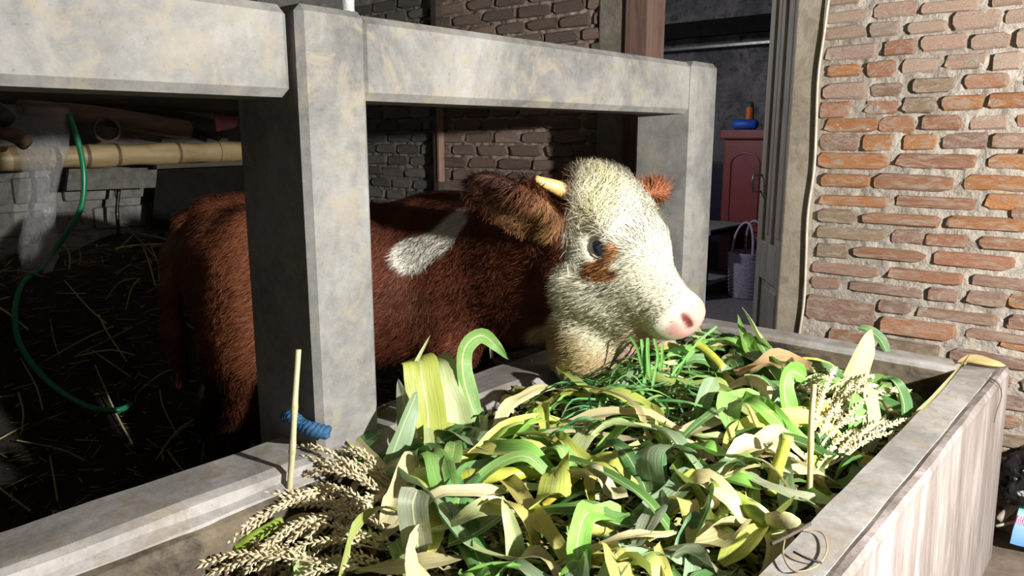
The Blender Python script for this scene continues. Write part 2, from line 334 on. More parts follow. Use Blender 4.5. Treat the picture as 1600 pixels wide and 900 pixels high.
# left side wall of the stable
mb = MB(); mb.box((-3.95, -1.0, -.02), (-3.72, WY+.1, 2.75)); wl = mb.build('wall_left', M['grey_mortar']); props(wl, 'dim grey block wall at the far side of the stable', kind='structure')
z = .74; k = 0
while z < 1.12:
    y = .55-(.16 if k % 2 else 0)
    while y < 2.6:
        w = random.uniform(.14, .36); mb = MB(); mb.box((-.035, 0, 0), (.02+random.uniform(-.01, .02), w, .085+random.uniform(0, .03)), .015)
        o = mb.build('block', M['grey_mortar'], wl); o.location = (-3.72, y, z); y += w+.02
    z += .135; k += 1
mb = MB(); mb.box((-5.2, -1.1, -.02), (-.55, -1.0, 2.75)); props(mb.build('wall_near_blocker', M['darkwood']), 'unseen wall at the near end added to block ambient light', kind='structure')  # unseen wall, added to keep ambient light off post and stable; dark against bounce
# the room seen through the doorway
mb = MB(); mb.box((-4.6, 6.9, 0), (.2, 7.0, 2.8)); props(mb.build('wall_room', M['roomwall']), 'patchy grey plaster wall inside the house', kind='structure')
mb = MB(); mb.box((-4.7, 2.95, 0), (-4.6, 7.0, 2.8)); props(mb.build('wall_room_side', M['roomwall']), 'side wall inside the house', kind='structure')
mb = MB(); mb.box((.2, 2.95, 0), (.3, 7.0, 2.8)); props(mb.build('wall_room_end', M['roomwall']), 'end wall inside the house', kind='structure')
mb = MB(); mb.box((-4.7, 2.86, -.05), (.3, 7.0, .0)); props(mb.build('floor_room', plain('cement_floor', (.20, .19, .21), .6)), 'smooth cement floor inside the house', kind='structure')
# door leaf, standing open into the house
dl = empty('door_1', (-1.105, WY+.06, 0), math.atan2(.80, -.60)); props(dl, 'weathered grey panelled door leaf standing open', kind='structure')
LW, LH = .42, 2.25
for nm, a, b in (('stile', (0, -.018, 0), (.065, .018, LH)), ('stile', (LW-.075, -.018, 0), (LW, .018, LH)), ('stile', (.195, -.018, .86), (.245, .018, LH)),
                 ('rail', (.065, -.018, .70), (LW-.075, .018, .86)), ('rail', (.065, -.018, 0), (LW-.075, .018, .16)), ('rail', (.065, -.018, 2.1), (LW-.075, .018, LH))):
    mb = MB(); mb.box(a, b, .004); mb.build(nm, M['doorwood'], dl)
for a, b in (((.066, -.007, .86), (.194, .007, 2.1)), ((.246, -.007, .86), (LW-.076, .007, 2.1)), ((.066, -.007, .16), (LW-.076, .007, .70))):
    mb = MB(); mb.box(a, b, .002); mb.box((a[0]+.025, -.013, a[2]+.03), (b[0]-.025, .013, b[2]-.03), .005); mb.build('panel', M['doorwood'], dl)
mb = MB(); mb.tube([(LW-.02, .02, 1.13), (LW-.02, .05, 1.13), (LW-.02, .055, 1.10), (LW-.02, .05, 1.06), (LW-.02, .02, 1.06)], .006, 8); mb.build('door_handle', M['metal'], dl, True)
# things inside the house
def thing(name, label, cat, loc=(0, 0, 0), rz=0, group=None): return props(empty(name, loc, rz), label, cat, group)
t = thing('wardrobe', 'maroon wardrobe with arched panel doors inside the house', 'wardrobe', (-2.60, 6.35, 0))
mb = MB(); mb.box((-.36, -.2, 0), (.45, .25, 1.26), .006); mb.build('body', M['maroon'], t)
mb = MB(); mb.box((-.39, -.24, 1.26), (.48, .27, 1.34), .015); mb.build('cornice', M['maroon'], t)
for x0 in (-.34, .06):
    mb = MB(); mb.box((x0, -.22, .5), (x0+.37, -.2, 1.22), .005); d_ = mb.build('door', M['maroon'], t)
    pts = [(x0+.06, -.222, .56)]+[(x0+.06, -.222, 1.06)]+[(x0+.185-.125*math.cos(a), -.222, 1.06+.09*math.sin(a)) for a in np.linspace(.2, math.pi-.2, 9)]+[(x0+.31, -.222, 1.06), (x0+.31, -.222, .56), (x0+.06, -.222, .56)]
    mb = MB(); mb.tube(pts, .008, 6); mb.build('moulding', M['maroon'], d_)
    mb = MB(); mb.box((x0, -.22, .04), (x0+.37, -.2, .46), .005); mb.box((x0+.05, -.228, .1), (x0+.32, -.22, .40), .004); mb.build('drawer', M['maroon'], t)
p = PY(1160, 200, 6.2)
mb = MB(); mb.tube([p+Vector((-.08, 0, .03)), p+Vector((-.07, 0, .03)), p+Vector((.10, .03, .03)), p+Vector((.12, .03, .03))], [.03, .042, .042, .02], 14); o = mb.build('plastic_roll', M['paint'], None, True); o.color = (.02, .12, .62, 1); props(o, 'blue plastic packet lying on the wardrobe', 'packet')
t = thing('bottle', 'orange bottle with dark cap on the wardrobe', 'bottle', p+Vector((.03, .06, .03)))
mb = MB(); mb.lathe([(0, 0), (.032, 0), (.034, .02), (.034, .12), (.028, .14)], 14); o = mb.build('body', M['paint'], t, True); o.color = (.75, .16, .03, 1)
mb = MB(); mb.lathe([(.028, .14), (.026, .175), (.012, .185), (0, .185)], 14); o = mb.build('cap', M['paint'], t, True); o.color = (.05, .12, .05, 1)
t = thing('low_table', 'low dark table with a cloth beside the wardrobe', 'table', (-3.08, 5.80, 0))
mb = MB(); mb.box((-.5, -.3, .52), (.35, .3, .56), .004); mb.build('top', M['blackwood'], t)
mb = MB(); mb.box((-.52, -.32, .56), (.37, .32, .575), .005); mb.box((-.52, -.325, .53), (.37, -.318, .57), .002); mb.build('cloth', M['white'], t)
for a, b in ((-.46, -.26), (.30, -.26), (-.46, .26), (.30, .26)):
    mb = MB(); mb.box((a-.025, b-.025, 0), (a+.025, b+.025, .52), .004); mb.build('leg', M['blackwood'], t)
mb = MB(); mb.box((-.48, -.28, .12), (.33, .28, .15), .004); o = mb.build('shelf', M['white'], t)
p = G(1166, 463, 0.0)
t = thing('basket', 'lavender woven shopping basket standing on the house floor', 'basket', p)
mb = MB(); pr_ = []
for i in range(13): pr_ += [(.135+.022*i/12, .03*i), (.147+.022*i/12, .03*i+.012)]
mb.lathe([(0, 0)]+pr_+[(.15, .36), (.12, .02)], 28); mb.build('body', M['lav'], t, True)
for s in (-1, 1):
    mb = MB(); mb.tube(catmull([(-.09, s*.13, .33), (-.075, s*.11, .50), (-.03, s*.08, .60), (.03, s*.08, .60), (.075, s*.11, .50), (.09, s*.13, .33)], 20), .011, 8); mb.build('handle', M['lav'], t, True)
o = MB(); o.box((-3.5, 6.5, 0), (-3.12, 6.7, 1.05), .01); props(o.build('television', plain('dark_screen', (.01, .012, .03), .3)), 'dark blue-black set standing behind the low table', 'television')
for k, (y, z, h, w, c, lab) in enumerate(((6.2, 2.11, .13, .08, 'blackwood', 'black roof beam above the doorway view'), (6.6, 2.06, .028, .03, 'metal', 'thin pale pipe under the black roof beam'), (5.6, 2.42, .07, .07, 'darkwood', 'dark rafter high inside the house'), (5.0, 2.42, .03, .06, 'metal', 'pale metal batten near the house roof'))):
    mb = MB(); mb.box((-4.6, y-w/2, z), (.2, y+w/2, z+h), .004); props(mb.build('roof_beam' if k != 1 else 'pipe', M[c]), lab, 'beam' if k != 1 else 'pipe')
mb = MB(); vs = []
for j in range(15):
    for i in range(25): vs.append((-1.695+.075*i/24, WY+.05+.012*math.sin(i*1.3+.2*j), .3+1.08*j/14))
mb.add(vs, [(j*25+i, j*25+i+1, (j+1)*25+i+1, (j+1)*25+i) for j in range(14) for i in range(24)])
def curtainmat():
    m, t, b = nodes('blue_print'); v = coords(t); vo = N(t, 'ShaderNodeTexVoronoi', Scale=11.0); t.links.new(v, vo.inputs[0])
    c = ramp(t, vo.outputs[0], [(.0, (.45, .40, .62)), (.28, (.22, .24, .60)), (.42, (.015, .03, .30)), (.8, (.01, .02, .22))]); setc(t, b, c); b.inputs['Roughness'].default_value = .8; return m
props(mb.build('curtain', curtainmat(), None, True), 'blue patterned curtain at the edge of the doorway', 'curtain')
# cable along the door frame
mb = MB(); mb.tube(catmull([(-1.0+.006*math.sin(i*2.1)+(.0 if i > 3 else .004*i), WY-.042, 2.3-.16*i) for i in range(12)], 50), .0055, 6); props(mb.build('cable', M['cable'], None, True), 'pale cable running down beside the door frame', 'cable')
# ------------------------------------------------------------------ trough and stall frame
RZ = .62
def extrude_y(prof, y0, y1, n, jit, mb=None, skew=None):
    mb = mb or MB(); m = len(prof); vs = []
    for i in range(n+1):
        y = y0+(y1-y0)*i/n
        for k, (x, z) in enumerate(prof):
            q = mn.noise(Vector((y*7, k*3.7, 1)))*jit; vs.append((x+q, y, z+mn.noise(Vector((y*6, k*2.3, 8)))*jit))
    fs = [(i*m+k, i*m+(k+1) % m, (i+1)*m+(k+1) % m, (i+1)*m+k) for i in range(n) for k in range(m)]
    fs += [tuple(range(m-1, -1, -1)), tuple(n*m+k for k in range(m))]; mb.add(vs, fs); return mb
tr = thing('feeding_trough', 'long concrete feeding trough heaped with green fodder', 'trough', (-.9, 1.2, 0))
def sub(mb, name, mat, smooth=False):
    mb.v = [(x+.9, y-1.2, z) for x, y, z in mb.v]; return mb.build(name, M[mat], tr, smooth)
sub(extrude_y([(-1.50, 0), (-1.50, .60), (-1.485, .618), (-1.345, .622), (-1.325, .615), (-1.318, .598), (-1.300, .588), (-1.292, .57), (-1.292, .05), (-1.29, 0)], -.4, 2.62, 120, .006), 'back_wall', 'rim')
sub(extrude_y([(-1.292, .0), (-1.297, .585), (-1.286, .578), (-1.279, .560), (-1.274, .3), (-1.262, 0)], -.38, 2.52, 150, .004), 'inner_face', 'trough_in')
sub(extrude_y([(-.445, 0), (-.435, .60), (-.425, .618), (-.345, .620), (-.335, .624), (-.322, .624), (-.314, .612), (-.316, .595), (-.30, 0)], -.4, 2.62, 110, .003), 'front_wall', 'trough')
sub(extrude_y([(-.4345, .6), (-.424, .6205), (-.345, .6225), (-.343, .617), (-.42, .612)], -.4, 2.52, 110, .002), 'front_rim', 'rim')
mb = MB(); mb.box((-1.30, 2.525, 0), (-.432, 2.62, .621), .01); sub(mb, 'end_wall', 'rim')
mb = MB(); mb.box((-1.28, 2.515, 0), (-.44, 2.5255, .60), .002); sub(mb, 'end_face', 'trough_in')
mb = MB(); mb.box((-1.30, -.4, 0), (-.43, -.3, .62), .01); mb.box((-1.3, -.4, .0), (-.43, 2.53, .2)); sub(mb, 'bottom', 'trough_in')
fr = thing('stall_frame', 'grey concrete stall frame of posts and beams over the trough', 'stall frame', (-1.45, 1.0, 0))
def fpart(a, b, name, ch):
    mb = MB(); mb.box(a, b, ch, 1); mb.v = [(x+1.45, y-1.0, z) for x, y, z in mb.v]; return mb.build(name, M['concrete'], fr)
fpart((-1.60, .915, .0), (-1.345, 1.085, 1.553), 'post', .014)
fpart((-1.58, 2.52, .0), (-1.335, 2.70, 1.553), 'post', .018)
fpart((-1.55, -.6, 1.372), (-1.352, .902, 1.547), 'beam', .017)
fpart((-1.55, 1.075, 1.372), (-1.356, 2.535, 1.549), 'beam', .017)
# ------------------------------------------------------------------ cow
class SDF:
    def __init__(s, lo, hi, h):
        s.lo = np.array(lo); s.h = h; s.n = np.ceil((np.array(hi)-s.lo)/h).astype(int)+1
        s.S = np.full(s.n, 9.0, dtype=np.float32)
    def block(s, lo, hi):
        i0 = np.maximum(((np.array(lo)-s.lo)/s.h).astype(int), 0); i1 = np.minimum(((np.array(hi)-s.lo)/s.h).astype(int)+2, s.n)
        g = np.meshgrid(*[(s.lo[k]+s.h*np.arange(i0[k], i1[k])).astype(np.float32) for k in range(3)], indexing='ij')
        return tuple(slice(a, b) for a, b in zip(i0, i1)), g
    def put(s, sl, d, k, sign):
        A = s.S[sl]
        if sign > 0: h = np.maximum(k-np.abs(A-d), 0)/k; s.S[sl] = np.minimum(A, d)-h*h*k*.25
        else: d = -d; h = np.maximum(k-np.abs(A-d), 0)/k; s.S[sl] = np.maximum(A, d)+h*h*k*.25
    def cone(s, a, b, ra, rb, k=.05, sign=1):
        a = np.array(a, float); b = np.array(b, float); m = max(ra, rb)+k+.03
        sl, (X, Y, Z) = s.block(np.minimum(a, b)-m, np.maximum(a, b)+m); d = b-a; L = d@d+1e-9
        t = np.clip(((X-a[0])*d[0]+(Y-a[1])*d[1]+(Z-a[2])*d[2])/L, 0, 1)
        D = np.sqrt((X-a[0]-t*d[0])**2+(Y-a[1]-t*d[1])**2+(Z-a[2]-t*d[2])**2)-(ra+t*(rb-ra)); s.put(sl, D, k, sign)
    def ell(s, c, axes, r, k=.05, sign=1):
        c = np.array(c, float); m = max(r)+k+.03; sl, (X, Y, Z) = s.block(c-m, c+m)
        q = [((X-c[0])*u[0]+(Y-c[1])*u[1]+(Z-c[2])*u[2]) for u in axes]
        k0 = np.sqrt(sum((q[i]/r[i])**2 for i in range(3))); k1 = np.sqrt(sum((q[i]/r[i]**2)**2 for i in range(3)))+1e-6
        s.put(sl, k0*(k0-1)/k1, k, sign)
    def mesh(s):
        S = s.S; I = S < 0; c = [(i, j, k) for i in (0, 1) for j in (0, 1) for k in (0, 1)]; n = s.n-1
        cut = lambda A, o: A[o[0]:o[0]+n[0], o[1]:o[1]+n[1], o[2]:o[2]+n[2]]
        cnt = sum(cut(I, o).astype(np.int8) for o in c); mixed = (cnt > 0) & (cnt < 8)
        idx = np.full(n, -1, dtype=np.int32); ii = np.argwhere(mixed); idx[mixed] = np.arange(len(ii))
        P = np.zeros((len(ii), 3)); Q = np.zeros(len(ii)); val = {o: S[ii[:, 0]+o[0], ii[:, 1]+o[1], ii[:, 2]+o[2]] for o in c}
        for o in c:
            for ax in range(3):
                if o[ax] == 0:
                    o2 = list(o); o2[ax] = 1; o2 = tuple(o2); a, b = val[o], val[o2]; w = (a < 0) != (b < 0)
                    t = np.where(w, a/np.where(w, a-b, 1), 0); pt = np.tile(np.array(o, float), (len(ii), 1)); pt[:, ax] = t
                    P += pt*w[:, None]; Q += w
        V = s.lo+s.h*(ii+P/Q[:, None]); F = []
        for ax in range(3):
            b, c2 = [(1, 2), (2, 0), (0, 1)][ax]; A = I; sl0 = [slice(None)]*3; sl1 = [slice(None)]*3; sl0[ax] = slice(0, -1); sl1[ax] = slice(1, None)
            ch = A[tuple(sl0)] != A[tuple(sl1)]; e = np.argwhere(ch); e = e[(e[:, b] > 0) & (e[:, c2] > 0) & (e[:, b] < n[b]) & (e[:, c2] < n[c2])]
            ins = A[e[:, 0], e[:, 1], e[:, 2]]; q = []
            for db, dc in ((-1, -1), (0, -1), (0, 0), (-1, 0)):
                g = e.copy(); g[:, b] += db; g[:, c2] += dc; q.append(idx[g[:, 0], g[:, 1], g[:, 2]])
            q = np.stack(q, 1); q[~ins] = q[~ins][:, ::-1]; F.append(q)
        return V, np.concatenate(F)
RU = np.array((-2.175, 1.25)); WI = np.array((-1.80, 1.74)); DV = (WI-RU)/np.linalg.norm(WI-RU); NV = np.array((DV[1], -DV[0])); BSC = .86
def B3(al, la, z): q = RU+DV*(al*BSC)+NV*la; return np.array((q[0], q[1], z))
BL = np.linalg.norm(WI-RU); D3 = np.array((*DV, 0)); N3 = np.array((*NV, 0)); Z3 = np.array((0, 0, 1.))
HE = np.array((-1.155, 1.765, 1.005))
HF = np.array((.826, .05, -.56)); HF /= np.linalg.norm(HF); HS = np.array((.10, -.995, .02)); HS -= HF*(HS@HF); HS /= np.linalg.norm(HS); HU = np.cross(HF, HS)
if HU[2] < 0: HU = -HU
def H3(a, b, c): return HE+HF*a+HS*b+HU*c
HA = (HF, HS, HU)
def build_cow():
    s = SDF((-2.66, .82, -.02), (-.76, 2.20, 1.34), .0085)
    ax = (D3, N3, Z3)
    s.ell(B3(.02, 0, .90), ax, (.22, .185, .21)); s.ell(B3(.38, 0, .80), ax, (.44, .215, .25)); s.ell(B3(.70, 0, .80), ax, (.22, .18, .27))
    s.cone(B3(-.08, 0, 1.04), B3(.35, 0, 1.00), .065, .07, .08); s.cone(B3(.35, 0, 1.0), B3(.74, 0, 1.0), .07, .075, .08)
    for sd in (1, -1):
        o = .0 if sd > 0 else -.10   # the far hind leg stands a little further back
        s.cone(B3(.0, sd*.11, .93), B3(.02, sd*.12, .66), .125, .115, .06); s.cone(B3(-.10, sd*.07, .95), B3(-.07+o*.5, sd*.10, .66), .075, .085, .06)
        s.cone(B3(.02, sd*.12, .66), B3(.01+o, sd*.12, .52), .115, .085, .05); s.cone(B3(.01+o, sd*.12, .52), B3(-.09+o, sd*.115, .36), .075, .05, .04)
        s.cone(B3(-.09+o, sd*.115, .36), B3(-.05+o, sd*.115, .12), .042, .034, .03); s.cone(B3(-.05+o, sd*.115, .12), B3(-.02+o, sd*.115, .045), .038, .045, .02)
        s.cone(B3(.02, sd*.14, 1.02), B3(.06, sd*.13, .9), .045, .08, .06)
        s.cone(B3(.70, sd*.10, .92), B3(.72, sd*.12, .64), .10, .095, .06); s.cone(B3(.72, sd*.12, .64), B3(.69, sd*.105, .52), .08, .06, .05)
        s.cone(B3(.69, sd*.105, .52), B3(.71, sd*.10, .30), .055, .042, .04); s.cone(B3(.71, sd*.10, .30), B3(.71, sd*.10, .10), .038, .034, .03); s.cone(B3(.71, sd*.10, .10), B3(.73, sd*.10, .045), .036, .045, .02)
    tl = [B3(-.13, 0, 1.06), B3(-.20, .0, 1.03), B3(-.255, .0, .93), B3(-.27, .01, .82), B3(-.265, .02, .70), B3(-.25, .02, .56)]
    for i in range(5): s.cone(tl[i], tl[i+1], (.05, .032, .028, .026, .03)[i], (.032, .028, .026, .03, .022)[i], .03)
    # neck, dewlap
    nb = H3(-.16, 0, -.06)
    s.cone(B3(.70, .0, .93), nb, .17, .125, .09); s.cone(B3(.74, 0, .82), H3(-.07, 0, -.19), .17, .10, .08); s.cone(B3(.80, .02, .66), H3(.02, 0, -.27), .10, .045, .07)
    s.cone(H3(.0, 0, -.20), H3(.11, .02, -.29), .085, .075, .06); s.ell(H3(.125, .03, -.315), HA, (.09, .066, .085), .06)
    s.ell(H3(.13, .0, -.205), HA, (.10, .05, .07), .05)
    # head
    s.ell(H3(-.075, 0, .03), HA, (.14, .122, .112), .04); s.ell(H3(-.115, 0, .072), HA, (.095, .105, .062), .05)
    s.cone(H3(0, 0, .002), H3(.225, 0, -.036), .100, .068, .04); s.ell(H3(.025, -.005, .042), HA, (.115, .108, .082), .035)
    for sd in (1, -1):
        s.ell(H3(-.005, sd*.088, .03), HA, (.05, .032, .035), .03); s.ell(H3(.0, sd*.055, -.09), HA, (.12, .052, .11), .05)
        s.cone(H3(-.03, sd*.055, -.145), H3(.17, sd*.028, -.135), .066, .036, .05); s.ell(H3(.14, sd*.034, -.066), HA, (.11, .044, .060), .04)
    s.ell(H3(.246, 0, -.042), HA, (.066, .078, .064), .035); s.ell(H3(.276, .0, -.014), HA, (.037, .068, .042), .035)
    s.cone(H3(.12, 0, -.138), H3(.252, 0, -.125), .040, .030, .03)
    s.cone(H3(.15, .11, -.104), H3(.36, .06, -.098), .006, .010, .010, -1); s.cone(H3(.15, -.11, -.104), H3(.36, -.06, -.098), .006, .010, .010, -1)
    s.cone(H3(.19, 0, -.106), H3(.36, 0, -.097), .008, .014, .010, -1)
    for sd in (1, -1):
        s.cone(H3(.316, sd*.034, -.018), H3(.286, sd*.072, .008), .010, .014, .008, -1)
        s.ell(H3(.008, sd*.112, .006), HA, (.034, .022, .027), .015, -1)
    # ears
    for sd, tip in ((1, (-.272, .350, .022)), (-1, (-.09, -.285, .10))):
        b0 = H3(-.125, sd*.098, -.045 if sd > 0 else .03); b1 = H3(*tip); e1 = b1-b0; Ln = np.linalg.norm(e1); e1 /= Ln
        fc = HF*.75-HU*.45-Z3*.1; e3 = fc-e1*(fc@e1); e3 /= np.linalg.norm(e3); e2 = np.cross(e3, e1)
        s.cone(b0-e1*.02, b0+e1*.06, .035, .034, .03)
        s.ell(b0+e1*Ln*.56, (e1, e2, e3), (Ln*.51, .082 if sd > 0 else .062, .026), .02); s.ell(b0+e1*Ln*.58+e3*.022, (e1, e2, e3), (Ln*.42, .060 if sd > 0 else .045, .024), .012, -1)
    return s.mesh()
CV, CF = build_cow()
def smooth_verts(V, F, it):
    for _ in range(it):
        A = np.zeros_like(V); n = np.zeros(len(V))
        for a, b in ((0, 1), (1, 2), (2, 3), (3, 0)):
            np.add.at(A, F[:, a], V[F[:, b]]); np.add.at(n, F[:, a], 1); np.add.at(A, F[:, b], V[F[:, a]]); np.add.at(n, F[:, b], 1)
        V = V*.4+.6*A/np.maximum(n, 1)[:, None]
    return V
CV = smooth_verts(CV, CF, 2)
def vnormals(V, F):
    fn = np.cross(V[F[:, 2]]-V[F[:, 0]], V[F[:, 3]]-V[F[:, 1]]); A = np.zeros_like(V)
    for k in range(4): np.add.at(A, F[:, k], fn)
    return A/np.maximum(np.linalg.norm(A, axis=1), 1e-9)[:, None]
CN = vnormals(CV, CF)
def hloc(P): q = P-HE; return q@HF, q@HS, q@HU
def smst(x, a, b): t = np.clip((x-a)/(b-a), 0, 1); return t*t*(3-2*t)
def seg_d(P, a, b):
    a = np.array(a); b = np.array(b); d = b-a; t = np.clip(((P-a)@d)/(d@d), 0, 1); return np.linalg.norm(P-a-t[:, None]*d, axis=1), t
def wob(P, f, ph=0): return (np.sin(P[:, 0]*f+ph)+np.sin(P[:, 1]*f*1.13+ph*2)+np.sin(P[:, 2]*f*.91+1.7*ph))/3
EARB = H3(-.12, .10, -.045); EART = H3(-.272, .350, .022); EARB2 = H3(-.12, -.10, .03); EART2 = H3(-.09, -.285, .10)
PATCH = None
def cow_color(P):
    n = len(P); a, b, c = hloc(P); C = np.tile(np.array((.115, .033, .016)), (n, 1))
    C *= (1+.35*wob(P, 31, 1)+.25*wob(P, 77, 2))[:, None]
    al = (P[:, :2]-RU)@DV
    rm = smst(al, .25, -.1)*smst(P[:, 2], .45, .75); C = C*(1-.65*rm[:, None])+np.array((.26, .09, .038))*.65*rm[:, None]  # rump paler and more orange: lamplight on it put into the hide colour
    low = smst(P[:, 2], .52, .40)*(al < .5); C = C*(1-.8*low[:, None])+np.array((.022, .017, .014))*.8*low[:, None]   # muddy lower hind legs
    hw = a+.42*np.minimum(c, 0)*-.35+.03*wob(P, 40, .3)
    lim = np.where(c > 0, -.085-.75*c, -.085+.55*np.minimum(-c, .22))
    white = smst(hw-lim, -.012, .012)*(P[:, 0] > -1.46)
    ear = np.minimum(seg_d(P, EARB, EART)[0]-.085*smst((P-EARB)@(EART-EARB)/np.dot(EART-EARB, EART-EARB), -.05, .25), seg_d(P, EARB2, EART2)[0]-.07)
    white = white*(1-smst(ear, .012, -.01))
    W_ = np.tile(np.array((.80, .79, .66)), (n, 1)); W_ *= (1+.10*wob(P, 60, 4)+.08*wob(P, 140, 2))[:, None]
    yel = smst(np.linalg.norm(P-H3(-.10, .06, .12), axis=1), .10, .03)*.6+smst(np.linalg.norm(P-H3(-.05, .10, .06), axis=1), .06, .02)*.6+smst(c, -.02, -.18)*.35+smst(wob(P, 22, 5), .3, .8)*.25
    yel = np.clip(yel, 0, 1)[:, None]; W_ = W_*(1-yel)+np.array((.72, .68, .34))*yel
    dew = smst(c, -.20, -.27)*smst(a, .26, .2); W_ = W_*(1-dew[:, None])+np.array((.50, .40, .20))*dew[:, None]
    eye = H3(.008, .105, .006)
    dp = np.linalg.norm(P-(eye+HF*.052-HU*.038), axis=1)+.012*wob(P, 90, 1); pa = smst(dp, .046, .034)*(b > 0)
    dp2 = np.linalg.norm(P-(eye+HF*.045+HU*.015), axis=1)+.012*wob(P, 110, 3); pa = np.maximum(pa, smst(dp2, .026, .018)*(b > 0))
    W_ = W_*(1-pa[:, None])+np.array((.52, .24, .09))*pa[:, None]
    dp3 = np.linalg.norm(P-(eye+HF*.02-HU*.072), axis=1)+.010*wob(P, 100, 2); pb = np.maximum(smst(dp3, .024, .014), smst(np.linalg.norm(P-(eye+HF*.082-HU*.018), axis=1), .018, .010))*(b > 0)
    W_ = W_*(1-pb[:, None])+np.array((.16, .06, .025))*pb[:, None]
    er = smst(np.linalg.norm((P-eye)-np.outer((P-eye)@HS, HS), axis=1), .040, .030)*(np.abs(b-.1) < .05); W_ = W_*(1-.7*er[:, None])+np.array((.84, .72, .68))*.7*er[:, None]
    mz = smst(a, .262, .288)*smst(c, -.085, -.055); mz = np.maximum(mz, smst(a, .20, .23)*smst(c, -.098, -.108)); W_ = W_*(1-mz[:, None])+np.array((.64, .35, .30))*mz[:, None]
    nd = np.minimum(seg_d(P, H3(.310, .036, -.016), H3(.284, .070, .008))[0], seg_d(P, H3(.310, -.036, -.016), H3(.284, -.070, .008))[0]); nm_ = smst(nd, .014, .008)[:, None]; W_ = W_*(1-nm_)+np.array((.13, .03, .025))*nm_
    lip = smst(a, .15, .2)*smst(c, -.06, -.085)*(1-mz); W_ = W_*(1-.5*lip[:, None])+np.array((.66, .46, .28))*.5*lip[:, None]
    C = C*(1-white[:, None])+W_*white[:, None]
    # ears: dark outside, tan inside
    te = (P-EARB)@(EART-EARB)/np.dot(EART-EARB, EART-EARB); inn = smst(ear, .02, -.01)*(1-white); tan = inn*smst(te, .75, .35)*.75
    C = C*(1-tan[:, None])+np.array((.34, .18, .08))*tan[:, None]
    tip = inn*smst(te, .68, .85); C = C*(1-.7*tip[:, None])+np.array((.06, .03, .022))*.7*tip[:, None]
    er2 = smst(seg_d(P, EARB2, EART2)[0], .075, .06)*(1-white); C = C*(1-er2[:, None])+np.array((.36, .13, .06))*er2[:, None]
    # white streak over the shoulder
    d1, t1 = seg_d(P, PA, PB); w_ = .058*(1-t1)+.032*t1; pm = smst(d1+.014*wob(P, 45, 2), w_+.006, w_-.008); C = C*(1-pm[:, None])+np.array((.72, .70, .62))*pm[:, None]
    # pale bit on the tail
    d2, _ = seg_d(P, B3(-.22, .0, 1.0), B3(-.27, .0, .88)); tm = smst(d2, .05, .03)*.6; C = C*(1-tm[:, None])+np.array((.30, .20, .10))*tm[:, None]
    return np.clip(C, .002, .95)
def first_hit(px, py, V, Nn):   # vertex of the visible side nearest to a line of sight: where on the hide a marking lies
    d = np.array(ray(px, py)); d /= np.linalg.norm(d); q = V-np.array(CP); t = q@d; r = np.linalg.norm(q-t[:, None]*d, axis=1); ok = (r < .014) & ((Nn@d) < 0)
    if not ok.any(): ok = r < r.min()+.01
    k = np.where(ok)[0]; return V[k[np.argmin(t[k])]]
PA = np.array(first_hit(640, 398, CV, CN)); PB = np.array(first_hit(716, 338, CV, CN))
cow = thing('cow', 'brown cow with a shaggy white face eating over the trough', 'cow', (RU[0], RU[1], 0))
OFF = np.array((RU[0], RU[1], 0))
me = fast_mesh('cow_body', CV-OFF, CF); body = link('body', me, M['hide'], cow)
def setcol(me, C):
    at = me.color_attributes.new('Col', 'FLOAT_COLOR', 'POINT'); at.data.foreach_set('color', np.concatenate([C, np.ones((len(C), 1))], 1).astype(np.float32).ravel())
setcol(me, cow_color(CV)*.9)
